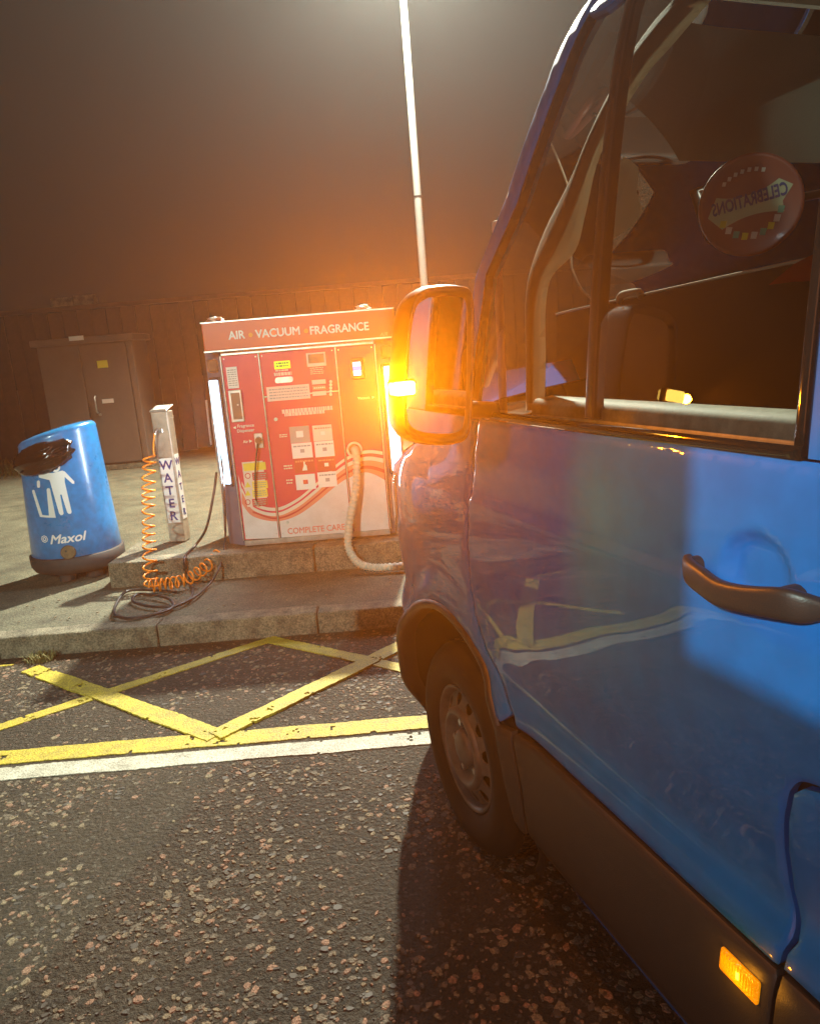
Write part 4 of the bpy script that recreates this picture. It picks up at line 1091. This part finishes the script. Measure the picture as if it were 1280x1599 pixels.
s0, z0 = AV(1082, 884, .01); obj('handle_mount', tube_me([(s0, wsurf(s0, z0) - .004, z0), (s0, wsurf(s0, z0) + .02, z0)], .016, 14), M_HAND, hnd, local=True)
s0, z0 = AV(1235, 938, .01); obj('handle_mount', tube_me([(s0, wsurf(s0, z0) - .004, z0), (s0, wsurf(s0, z0) + .03, z0)], .022, 14), M_HAND, hnd, local=True)
# amber side marker in the cladding
mk = [AV(1122, 1473, .02), AV(1184, 1524, .02), AV(1188, 1578, .02), AV(1127, 1522, .02)]
mkc = (sum(p[0] for p in mk) / 4, sum(p[1] for p in mk) / 4)
def mk_fn(a, b, o): return clad_fn(a, b, 0) + Vector((0, .005 + o, 0))
M_ = rounded([(mkc[0] - .043, mkc[1] - .021), (mkc[0] + .043, mkc[1] - .021), (mkc[0] + .043, mkc[1] + .021), (mkc[0] - .043, mkc[1] + .021)], .006, 3)
mko = vpart('side_marker', M_, M_AMBR2, door, fn=mk_fn, step=.01, thick=.012, bev=.002)
for i in range(13):
    s_ = mkc[0] - .036 + i * .006; box('lens_rib', (s_, mk_fn(s_, mkc[1], 0).y + .0008, mkc[1]), (.0018, .002, .034), M_AMBR2, mko, local=True)
box('bulb', (mkc[0], mk_fn(mkc[0], mkc[1], 0).y + .001, mkc[1]), (.006, .003, .014), M_AMBR3, mko, local=True, bev=.001)
mw = VW(mkc[0], mk_fn(mkc[0], mkc[1], 0).y + .03, mkc[1])
lamp('POINT', 'side_marker_light', mw, .25, (1, .36, .02), .01)

# wheels
WC = (2.06, .0, .34)
def wheel(cs, cw, side=1, far=False):
    w = bpy.data.objects.new('wheel', None); COL.objects.link(w); w.parent = van; w.location = (cs, cw, .34)
    def L(prof, seg=64):
        bm = bmesh.new(); rg = []
        for r_, y in prof: rg.append([bm.verts.new((r_ * math.cos(2 * pi * k / seg), y * side, r_ * math.sin(2 * pi * k / seg))) for k in range(seg)])
        for a, b in zip(rg, rg[1:]):
            for k in range(seg): bm.faces.new((a[k], a[(k + 1) % seg], b[(k + 1) % seg], b[k])).smooth = True
        return bm_mesh(bm)
    ty = obj('tyre', L([(.200, -.005), (.212, .010), (.235, .022), (.27, .028), (.30, .022), (.320, .008), (.332, -.008), (.339, -.02), (.342, -.05), (.34, -.19), (.325, -.22), (.20, -.22)]), M_RUB, w, local=True)
    # grooves: raised ribs round the tread
    # rim with a ring of round holes
    seg = 96; bm = bmesh.new()
    hole_n = 12; rh, rc_ = .0205, .157
    # flat annulus with holes through CDT
    pts = []; eds = []
    def addring(c, r, n):
        b = len(pts)
        for k in range(n): pts.append(Vector((c[0] + r * math.cos(2 * pi * k / n), c[1] + r * math.sin(2 * pi * k / n))))
        for k in range(n): eds.append((b + k, b + (k + 1) % n))
    addring((0, 0), .180, 64); addring((0, 0), .132, 48)
    for i in range(hole_n):
        a = 2 * pi * (i + .5) / hole_n; addring((rc_ * math.cos(a), rc_ * math.sin(a)), rh, 12)
    r = geometry.delaunay_2d_cdt(pts, eds, [], 0, 1e-6)
    V = [bm.verts.new((v.x, 0, v.y)) for v in r[0]]
    for f in r[2]:
        c = sum((r[0][k] for k in f), Vector((0, 0))) / len(f); d = c.length
        if d < .1315 or d > .1805: continue
        hole = False
        for i in range(hole_n):
            a = 2 * pi * (i + .5) / hole_n
            if (c - Vector((rc_ * math.cos(a), rc_ * math.sin(a)))).length < rh * .99: hole = True; break
        if not hole: bm.faces.new([V[k] for k in f])
    for v in [v for v in bm.verts if not v.link_faces]: bm.verts.remove(v)
    ex = bmesh.ops.extrude_face_region(bm, geom=bm.faces[:])
    vs2 = [g_ for g_ in ex['geom'] if isinstance(g_, bmesh.types.BMVert)]
    for v in vs2: v.co.y -= .005
    for v in bm.verts:
        d = math.hypot(v.co.x, v.co.z); v.co.y = (v.co.y - .014 + (.18 - d) * .45) * side
    disc = obj('wheel_disc', bm_mesh(bm), M_RIM, w, local=True)
    obj('rim', L([(.20, -.01), (.205, .006), (.199, .010), (.193, .004), (.188, -.010), (.180, -.018), (.176, -.045), (.172, -.15)]), M_RIM, w, local=True)
    obj('hub_dome', L([(.134, .004), (.130, .016), (.120, .022), (.110, .020), (.095, -.004), (.070, -.012), (.062, -.008), (.058, .012), (.045, .020), (.02, .023), (.001, .024)]), M_RIM, w, local=True)
    obj('brake_drum', L([(.001, -.075), (.166, -.075), (.166, -.2)]), M_DARK, w, local=True)
    for k in range(5):
        a = 2 * pi * k / 5; c = Vector((.082 * math.cos(a), 0, .082 * math.sin(a)))
        obj('wheel_nut', tube_me([c + Vector((0, -.012 * side, 0)), c + Vector((0, .006 * side, 0))], .011, 6), M_STEEL, w, local=True)
    # tread blocks: one ring of ribs as a single part
    bm = bmesh.new()
    for ring_y in (-.05, -.085, -.12, -.155, -.19):
        for k in range(72):
            a = 2 * pi * (k + (ring_y * 40 % 1)) / 72
            add_box(bm, (.341 * math.cos(a), ring_y * side, .341 * math.sin(a)), (.008, .026, .022), Matrix.Rotation(-a, 3, 'Y'))
    t_ = obj('tread', bm_mesh(bm), M_RUB, w, local=True); t_['kind'] = 'stuff'
    return w
wheel(WC[0], WC[1])
wheel(-1.08, -.01); wheel(2.06, -2.03, -1); wheel(-1.08, -2.03, -1)

# mirror: arm, housing, glass, indicator
MC = (1.50, .235, 1.555)
mir = bpy.data.objects.new('wing_mirror', None); COL.objects.link(mir); mir.parent = van; mir.location = (0, 0, 0)
def mirror_pt(px, py, w_):       # van coordinates of a pixel at a given outward distance
    d = ray(px, py); t = (w_ - VD) / d.dot(WA); p = CP + d * t; return Vector((p.dot(UA), w_, p.z))
# rear opening outline in a plane across the van (s const), as pixels -> (w, z)
def atS(px, py, s_):
    d = ray(px, py); t = s_ / d.dot(UA); p = CP + d * t; return Vector((s_, (p - VORG).dot(WA), p.z))
MS = 1.52
ol = [(668, 449), (700, 446), (728, 449), (737, 462), (739, 500), (738, 600), (734, 668), (722, 690), (690, 694), (655, 690), (634, 676), (628, 640), (632, 560), (638, 500), (648, 464)]
O = spline([Vector((atS(x, y, MS).y, atS(x, y, MS).z, 0)) for x, y in ol + [ol[0]]], 4)[:-1]
cM = sum((p for p in O), Vector((0, 0, 0))) / len(O)
bm = bmesh.new(); rg = []
for sc, ds in ((.86, .012), (.90, -.002), (.97, -.008), (1.0, .0), (1.03, .03), (1.02, .07), (.96, .11), (.82, .145), (.55, .17), (.15, .18)):
    rg.append([bm.verts.new((MS + ds, cM.x + (p.x - cM.x) * sc, cM.y + (p.y - cM.y) * sc)) for p in O])
N = len(O)
for a, b in zip(rg, rg[1:]):
    for k in range(N): bm.faces.new((a[k], a[(k + 1) % N], b[(k + 1) % N], b[k])).smooth = True
bm.faces.new(rg[-1])
obj('mirror_housing', bm_mesh(bm), mat('satin_black_housing', (.012, .011, .011), .45), mir, local=True)
bm = bmesh.new()
f1 = [bm.verts.new((MS + .008, cM.x + (p.x - cM.x) * .88, cM.y + (p.y - cM.y) * .90)) for p in O]; bm.faces.new(f1)
obj('mirror_glass', bm_mesh(bm), M_MIRROR, mir, local=True)
# arms to the door
for zz, dz in ((1.46, 0),):
    obj('mirror_arm', tube_me([(MS + .10, cM.x - .03, zz), (MS + .2, cM.x - .10, zz - .01), (MS + .28, wsurf(1.80, zz) - .01, zz - .03)], .022, 12), M_BLK, mir, local=True)
# amber indicator wrapped on the outer edge of the housing
ip = atS(633, 607, MS - .02)
iw0 = atS(617, 607, MS - .02).y; iw1 = atS(652, 607, MS - .02).y; iz0 = atS(635, 618, MS - .02).z; iz1 = atS(635, 596, MS - .02).z
ic = Vector((MS - .012, (iw0 + iw1) / 2, (iz0 + iz1) / 2))
ind = box('indicator_lens', ic + Vector((.02, 0, 0)), (.05, abs(iw0 - iw1) * .92, abs(iz1 - iz0)), M_AMBER, mir, local=True, bev=.006, seg=3)
box('indicator_bezel', ic + Vector((.035, -.004, 0)), (.05, abs(iw0 - iw1) * .98, abs(iz1 - iz0) + .008), mat('amber_bezel', (.7, .3, .02), .2), mir, local=True, bev=.004)
IND = VW(ic.x - .05, ic.y + .03, ic.z)
tocam = (CP - IND)
_a = math.radians(42)
lamp('SPOT', 'indicator_beam', IND, 3200, (1.0, .225, .002), .008, cone=math.radians(102), blend=.6, to=IND - UA * math.cos(_a) + WA * math.sin(_a) + Vector((0, 0, .20)))
INO = VW(ic.x + .03, ic.y + .055, ic.z)
lamp('POINT', 'indicator_light', INO, 24, (1.0, .25, .003), .012)

# hood, windscreen, roof, nose, far side (mostly hidden, so the van is whole)
WV = -2.03   # far side plane
def mirror_w(w): return WV - w
def across(name, rows, m, seg=14, parent=van):
    """rows: list of (s, z_edge, crown, w_edge) -> surface across the van."""
    bm = bmesh.new(); R_ = []
    for s_, z, cr, we in rows:
        row = []
        for k in range(seg + 1):
            t = k / seg; w = we + (mirror_w(we) - we) * t; row.append(bm.verts.new((s_ + .10 * math.sin(pi * t) * (1 if s_ > 2.2 else 0), w, z + cr * math.sin(pi * t) ** .7)))
        R_.append(row)
    for a, b in zip(R_, R_[1:]):
        for k in range(seg): bm.faces.new((a[k], a[k + 1], b[k + 1], b[k])).smooth = True
    return obj(name, bm_mesh(bm), m, parent, local=True)
def edge_at(s_, z): return wsurf(s_, z)
hood = [(2.02, 1.405), (2.3, 1.335), (2.6, 1.24), (2.85, 1.135), (3.0, 1.025)]
across('bonnet', [(s_, z + .004, .09, edge_at(s_, z) - .004) for s_, z in hood], M_BLUE)
across('nose', [(3.05, .9, .12, edge_at(3.05, .9)), (3.07, .7, .02, edge_at(3.05, .7)), (3.08, .45, 0, edge_at(3.05, .5)), (3.05, .22, 0, edge_at(3.05, .3))], M_CLAD)
ws = [(la[0] + .12, 1.41)] + [(x + .006, z) for x, z in pa] + [(t1[0], t1[1])]
across('windscreen', [(s_, z, .015, edge_at(s_, z) - .01) for s_, z in ws], M_GLASS)
across('roof', [(t1[0] + .0, t1[1], .06, edge_at(t1[0], t1[1])), (1.1, topz + .06, .05, edge_at(1.0, topz + .06)), (.5, topz + .07, .05, edge_at(.5, topz + .06)), (-2.6, topz + .06, .05, edge_at(-2.6, topz + .06))], M_BLUE)
def far_fn(a, b, o): return Vector((a, mirror_w(wsurf(a, b, False)) - o, b))
vpart('far_side_panel', [(3.04, .42), (2.6, .42), (2.5, .7), (2.1, .80), (1.7, .7), (1.6, .30), (-.55, .30), (-.65, .7), (-1.08, .8), (-1.5, .7), (-1.6, .3), (-2.6, .3), (-2.6, 1.405), (2.0, 1.405), (2.6, 1.235), (2.9, 1.1), (3.04, .9)], M_BLUE, fn=far_fn, step=.1)
vpart('far_side_panel', [(-2.6, 1.41), (.62, 1.41), (.62, 2.33), (-2.6, 2.33)], M_BLUE, fn=far_fn, step=.1)
vpart('far_window', [(.64, 1.41), (1.88, 1.41)] + pa[::1] + [(1.30, 2.18), (.64, 2.18)], M_GLASS, fn=far_fn, step=.12, thick=0, bev=0)
bm = bmesh.new(); add_box(bm, (-2.6, WV / 2, 1.3), (.04, 1.95, 1.9), None, .02); obj('rear_door', bm_mesh(bm), M_BLUE, van, local=True)
bm = bmesh.new(); add_box(bm, (.0, WV / 2, .30), (4.9, 1.7, .12), None, .02); obj('chassis', bm_mesh(bm), M_BLK, van, local=True)
# headlamp on the near corner
vpart('headlamp', rounded([(2.62, 1.0), (2.62, 1.17), (2.88, 1.07), (3.0, .92), (2.95, .84), (2.75, .9)], .02, 2), mat('headlamp_lens', (.55, .55, .55), .08, metal=.3, coat=1), fend, base=.006, step=.03)
# ---- cab interior
DB = box('dashboard', (1.98, WV / 2, 1.22), (.55, 1.72, .30), M_DASH, van, local=True, bev=.07, seg=4)
box('instrument_hood', (1.86, WV + .55, 1.40), (.22, .45, .09), M_DASH, DB, local=True, bev=.035, seg=3)
# steering wheel on the far (driver) side
st = bpy.data.objects.new('steering_wheel', None); COL.objects.link(st); st.parent = van; st.location = (1.55, WV + .50, 1.12); st.rotation_euler = (0, math.radians(-28), 0)
ring = [(0, .19 * math.cos(2 * pi * k / 40), .19 * math.sin(2 * pi * k / 40)) for k in range(41)]
obj('rim', tube_me(ring, .014, 10, cap=False), M_BLK, st, local=True)
for a in (0, 2.2, 4.08): obj('spoke', tube_me([(0, 0, 0), (0, .18 * math.cos(a - .0), .18 * math.sin(a))], .013, 8), M_BLK, st, local=True)
obj('hub', tube_me([(-.03, 0, 0), (.03, 0, 0)], .06, 20), M_BLK, st, local=True)
# near-side pillar trim (cream), following the pillar inside the glass
def ins(px, py, off_): 
    s_, z = AV(px, py, off_); return Vector((s_, wsurf(s_, z) + off_, z))
oL = [(822, 640), (822, 560), (821, 480), (826, 428), (850, 360), (885, 290), (925, 200), (975, 100), (1015, 40), (1050, 0)]
oR = [(850, 640), (852, 560), (852, 480), (862, 432), (898, 392), (915, 330), (938, 240), (1000, 130), (1050, 70), (1110, 0)]
bm = bmesh.new(); A = [ins(x, y, -.10) for x, y in oL]; B = [ins(x, y, -.10) for x, y in oR]
A = spline(A, 5); B = spline(B, 5); rows = []
for a, b in zip(A, B):
    row = []
    for k in range(7):
        t = k / 6; p = a.lerp(b, t); p.y += .022 * math.sin(pi * t); row.append(bm.verts.new(p))
    rows.append(row)
for a, b in zip(rows, rows[1:]):
    for k in range(6): bm.faces.new((a[k], a[k + 1], b[k + 1], b[k])).smooth = True
bmesh.ops.solidify(bm, geom=bm.faces[:], thickness=.02)
obj('pillar_trim', bm_mesh(bm), M_TRIM, van, local=True)
bm = bmesh.new(); add_box(bm, (0, 0, 0), (.028, .02, .62), None, .008, 2)
q = ins(781, 520, -.12); o = obj('pillar_trim', bm_mesh(bm), M_TRIM, van, local=True); o.location = (q.x, q.y, q.z); o.rotation_euler = (0, math.radians(-2), 0)
# inner door top (pale sill inside the glass)
bm = bmesh.new()
rows = []
for s_ in np.linspace(.70, 1.62, 24):
    w0 = wsurf(s_, 1.42)
    rows.append([bm.verts.new((s_, w0 + dw, z)) for dw, z in ((-.030, 1.425), (-.032, 1.450), (-.042, 1.462), (-.085, 1.466), (-.13, 1.455), (-.15, 1.40))])
for a, b in zip(rows, rows[1:]):
    for k in range(5): bm.faces.new((a[k], a[k + 1], b[k + 1], b[k])).smooth = True
obj('door_sill_trim', bm_mesh(bm), mat('pale_sill_trim', (.50, .50, .38), .6, nscale=30, namt=.3), van, local=True)
# headliner, far rail above the far window, far pillar trim, sun visor
def atW(px, py, w_): return mirror_pt(px, py, w_)
WF = -.50
h0 = atW(870, 490, WF); h1 = atW(1280, 400, WF)
k0 = atW(985, 252, WF); k1 = atW(1280, 262, WF)
zr = (h0.z + h1.z) / 2
def slabv(name, pts, d, m, parent=van):
    bm = bmesh.new(); f = bm.faces.new([bm.verts.new(p) for p in pts]); bmesh.ops.solidify(bm, geom=[f], thickness=d); return obj(name, bm_mesh(bm), m, parent, local=True)
M_RAIL = mat('brown_cant_rail', (.085, .060, .045), .8, nscale=4, namt=.2)
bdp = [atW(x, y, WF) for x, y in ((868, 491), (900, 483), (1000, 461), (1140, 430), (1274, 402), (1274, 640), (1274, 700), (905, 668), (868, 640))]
slabv('reflection_board', bdp, .02, mat('reflection_board_dark', (.035, .022, .016), .7, nscale=5, namt=.2))  # board added in place of a dark reflection in the side glass
obj('reflection_board_edge', tube_me(bdp[:5], .0035, 8), M_TRIM, van, local=True)
gh = atW(983, 464, WF + .04)
obj('grab_handle', tube_me(spline([gh + Vector((.052, 0, -.008)), gh + Vector((.035, 0, .008)), gh + Vector((-.035, 0, .010)), gh + Vector((-.050, 0, -.004))], 6), .010, 10), M_TRIM, van, local=True)
ft = [atW(x, y, WF + .03) for x, y in ((948, 262), (985, 250), (997, 262), (994, 300), (1003, 330), (985, 355), (945, 382), (925, 385), (912, 340), (925, 290))]
slabv('far_pillar_trim', ft, .02, M_TRIM)
across_rows = [(1.36, 2.235, 0, -.36), (1.0, 2.26, 0, -.36), (-.8, 2.27, 0, -.36)]
bm = bmesh.new(); R_ = []
for s_, z, _, we in across_rows: R_.append([bm.verts.new((s_, we + (mirror_w(we) - we) * k / 8, z)) for k in range(9)])
for a, b in zip(R_, R_[1:]):
    for k in range(8): bm.faces.new((a[k], a[k + 1], b[k + 1], b[k]))
bmesh.ops.solidify(bm, geom=bm.faces[:], thickness=.015)
obj('headliner', bm_mesh(bm), M_HEAD, van, local=True)
# sun visor folded down on the near side, seen from behind as a broad grey board
v0 = atW(1045, 45, -.45); vz = [atW(x, y, -.62) for x, y in ((1075, 38), (1300, 58), (1300, 255), (985, 250), (1010, 160))]
slabv('sun_visor', vz, .018, M_HEAD)
a = atW(1046, 60, -.60); b = atW(1085, 42, -.60); obj('visor_hinge', tube_me([a, b, atW(1100, 40, -.60)], .009, 8), M_TRIM, van, local=True)
# seats
def seat(cw, tall, m=M_DASH):
    se = bpy.data.objects.new('seat', None); COL.objects.link(se); se.parent = van; se.location = (.62, cw, 0)
    bm = bmesh.new(); add_box(bm, (.20, 0, .95), (.52, .48, .16), None, .05, 3); obj('seat_cushion', bm_mesh(bm), m, se, local=True, smooth=True)
    bm = bmesh.new(); add_box(bm, (-.10, 0, 1.30), (.15, .48, .62), Matrix.Rotation(-.18, 3, 'Y'), .05, 3); obj('seat_back', bm_mesh(bm), m, se, local=True, smooth=True)
    bm = bmesh.new(); add_box(bm, (-.21, 0, 1.72), (.11, .27, .20), Matrix.Rotation(-.18, 3, 'Y'), .04, 3); obj('headrest', bm_mesh(bm), m, se, local=True, smooth=True)
seat(-.55, 0); seat(WV + .52, 0)
# red jacket slung over the near seat back
rj = [atW(x, y, -.44) for x, y in ((1200, 445), (1215, 432), (1240, 412), (1275, 394), (1330, 378), (1400, 372), (1400, 470), (1290, 438), (1240, 440))]
bm = bmesh.new(); f = bm.faces.new([bm.verts.new(p) for p in rj]); bmesh.ops.solidify(bm, geom=[f], thickness=.10)
bmesh.ops.bevel(bm, geom=bm.edges[:], offset=.012, segments=3, affect='EDGES')
me = bm_mesh(bm); me.transform(Matrix.Translation(VORG) @ Matrix.Rotation(YAW + pi / 2, 4, 'Z')); jk = obj('jacket', me, M_SEAT)
tag(jk, 'red jacket draped over the near seat inside the van window', 'jacket')
# round tub lid propped in the cab with mirrored lettering
lidc = atW(1171, 321, -.55)
lid = thing('tub_lid', 'round dark red tub lid with a pale banner seen through the van window', 'lid', VW(lidc.x, lidc.y, lidc.z))
toc = (CP - VW(*lidc)).normalized()
zx = toc; xx = Vector((0, 0, 1)).cross(zx).normalized(); yy = zx.cross(xx)
roll = math.radians(10)
xr = xx * math.cos(roll) + yy * math.sin(roll); yr = yy * math.cos(roll) - xx * math.sin(roll)
LM = Matrix((xr, yr, zx)).transposed().to_4x4(); lid.rotation_euler = LM.to_euler()
dist = (CP - VW(*lidc)).length; LR = 63 / F * dist * .98
def lw(x, y, o): return Vector((x, y, .012 + o))
obj('lid_disc', lathe_me([(LR * .6, -.006), (LR, -.008), (LR * 1.05, 0), (LR * 1.04, .010), (LR * .99, .013), (LR * .95, .011), (LR * .5, .011), (.001, .011)], 48), M_LID, lid, local=True)
def arcy(x): return .12 * LR - .0 + (x / LR) ** 2 * LR * -.0
bpoly = []
for k in range(13): x = -.62 + 1.24 * k / 12; bpoly.append((x * LR, (.36 - .42 * 1 * (1 - (x / .62) ** 2) * .35) * LR))
bpoly += [(.86 * LR, .16 * LR), (.62 * LR, -.10 * LR)]
for k in range(13): x = .62 - 1.24 * k / 12; bpoly.append((x * LR, (-.32 + .12 * (1 - (x / .62) ** 2) * 1.0) * LR))
bpoly += [(-.86 * LR, .0), ]
obj('banner', patch(bpoly, lambda a, b, o: lw(a, b, .0005 + o), .02, .0006), mat('pale_green_banner', (.50, .52, .32), .5), lid, local=True)
me = text_me('CELEBRATIONS', LR * .36, lambda a, b, o: lw(a, b, .0015 + o), ext=.0008, bold=.0012, sx=.60, mirror=True, origin=(0, .012)); obj('lettering', me, M_NAVY, lid, local=True)
rng = random.Random(2)
for k in range(9):
    a = math.radians(200 + k * 17); r_ = LR * .62
    x, y = r_ * math.cos(a), r_ * math.sin(a); s_ = LR * .085
    obj('sweet', patch([(x - s_, y - s_ * .6), (x + s_ * .3, y - s_), (x + s_, y + s_ * .5), (x - s_ * .4, y + s_)], lambda p, q, o: lw(p, q, .0006 + o), .03, .0006), (M_YELP, M_CREAM, mat('teal_print', (.1, .4, .3), .5))[k % 3], lid, local=True)
for k in range(7):
    a = math.radians(60 + k * 11); r_ = LR * .72
    x, y = r_ * math.cos(a), r_ * math.sin(a); s_ = LR * .05
    obj('sweet', patch([(x - s_, y - s_ * .6), (x + s_ * .3, y - s_), (x + s_, y + s_ * .5), (x - s_ * .4, y + s_)], lambda p, q, o: lw(p, q, .0006 + o), .03, .0006), M_CREAM, lid, local=True)
# holder arm that carries the lid, from the roof rail
hb = Vector((lidc.x, lidc.y, lidc.z)); 
obj('phone_holder', tube_me([hb + Vector((.0, -.02, 0)), hb + Vector((.02, -.10, .01)), hb + Vector((-.10, -.30, .03))], .010, 8), M_BLK, van, local=True)

# =================================================================== FORECOURT BEHIND THE CAMERA (unseen: canopy, with an added blocker and fill panel)
def helper_box(name, s0, s1, w0, w1, z0, z1, m, parent):
    R_ = Matrix.Rotation(YAW + pi / 2, 3, 'Z'); c = VW((s0 + s1) / 2, (w0 + w1) / 2, (z0 + z1) / 2)
    return box(name, c, (abs(s1 - s0), abs(w1 - w0), z1 - z0), m, parent, R_)
# where the floodlight's ray to the edge of the lit patch on the door crosses the wall line
Fl = toV(FLOOD)
def cross(s_, z, wq):
    t = wq / Fl.y; return (s_ + (Fl.x - s_) * t, z + (Fl.z - z) * t)
ed = cross(1.0, 1.055, 2.3)
fblock = thing('flood_blocker', 'unseen added wall with a tall end pier to the left of the camera', 'blocker', VW(ed[0] - 1, 2.3, 0))
helper_box('blocker', ed[0] - 3.2, ed[0], 2.3, 2.45, 0, ed[1], M_KERB, fblock)  # unseen low and tall screens added to cut the floodlight on the door
helper_box('tall_blocker', ed[0], ed[0] + 1.35, 2.3, 2.45, 0, 3.9, mat('dark_blocker', (.06, .055, .05), .8), fblock)
fit = helper_box('fill_panel', -.55, -.15, 2.26, 2.298, 2.2, 2.42, mat('fill_panel_glow', (.9, .9, .9), .4, emit=(.72, .86, 1), estr=3), fblock)  # glowing panel added as the source of the van fill
cnp = thing('canopy', 'flat white forecourt canopy behind the camera', 'canopy', (-1, -8, 0))
box('canopy_roof', (-1, -8.2, 4.75), (13, 6.4, .5), mat('canopy_white', (.6, .6, .58), .6), cnp)
for x in (-5.5, 4): box('canopy_column', (x, -8.2, 2.25), (.3, .3, 4.5), M_POLE, cnp)
for x, y in ((-3.4, -5.5), (2.2, -6.5), (-3.4, -9), (2.2, -9)):
    box('canopy_lamp', (x, y, 4.49), (1.1, .5, .03), mat('canopy_lamp_lens', (.9, .9, .85), .4, emit=(1, .95, .85), estr=6), cnp)

# =================================================================== MIST ADDED FOR THE GLARE ROUND THE LAMPS
bm = bmesh.new(); add_box(bm, (0, 1.5, 3.55), (26, 28, 9.3))
hz = bpy.data.objects.new('haze', bm_mesh(bm)); COL.objects.link(hz); hz['kind'] = 'stuff'; hz['label'] = 'thin mist added to make the glare round the lamps'; hz['category'] = 'haze'
HM = bpy.data.materials.new('haze'); HM.use_nodes = True; n = HM.node_tree.nodes; n.remove(n['Principled BSDF'])
pv = n.new('ShaderNodeVolumePrincipled'); pv.inputs['Density'].default_value = .0017; pv.inputs['Color'].default_value = (.93, .93, .93, 1); pv.inputs['Anisotropy'].default_value = 0.70
HM.node_tree.links.new(pv.outputs[0], n['Material Output'].inputs['Volume']); hz.data.materials.append(HM)
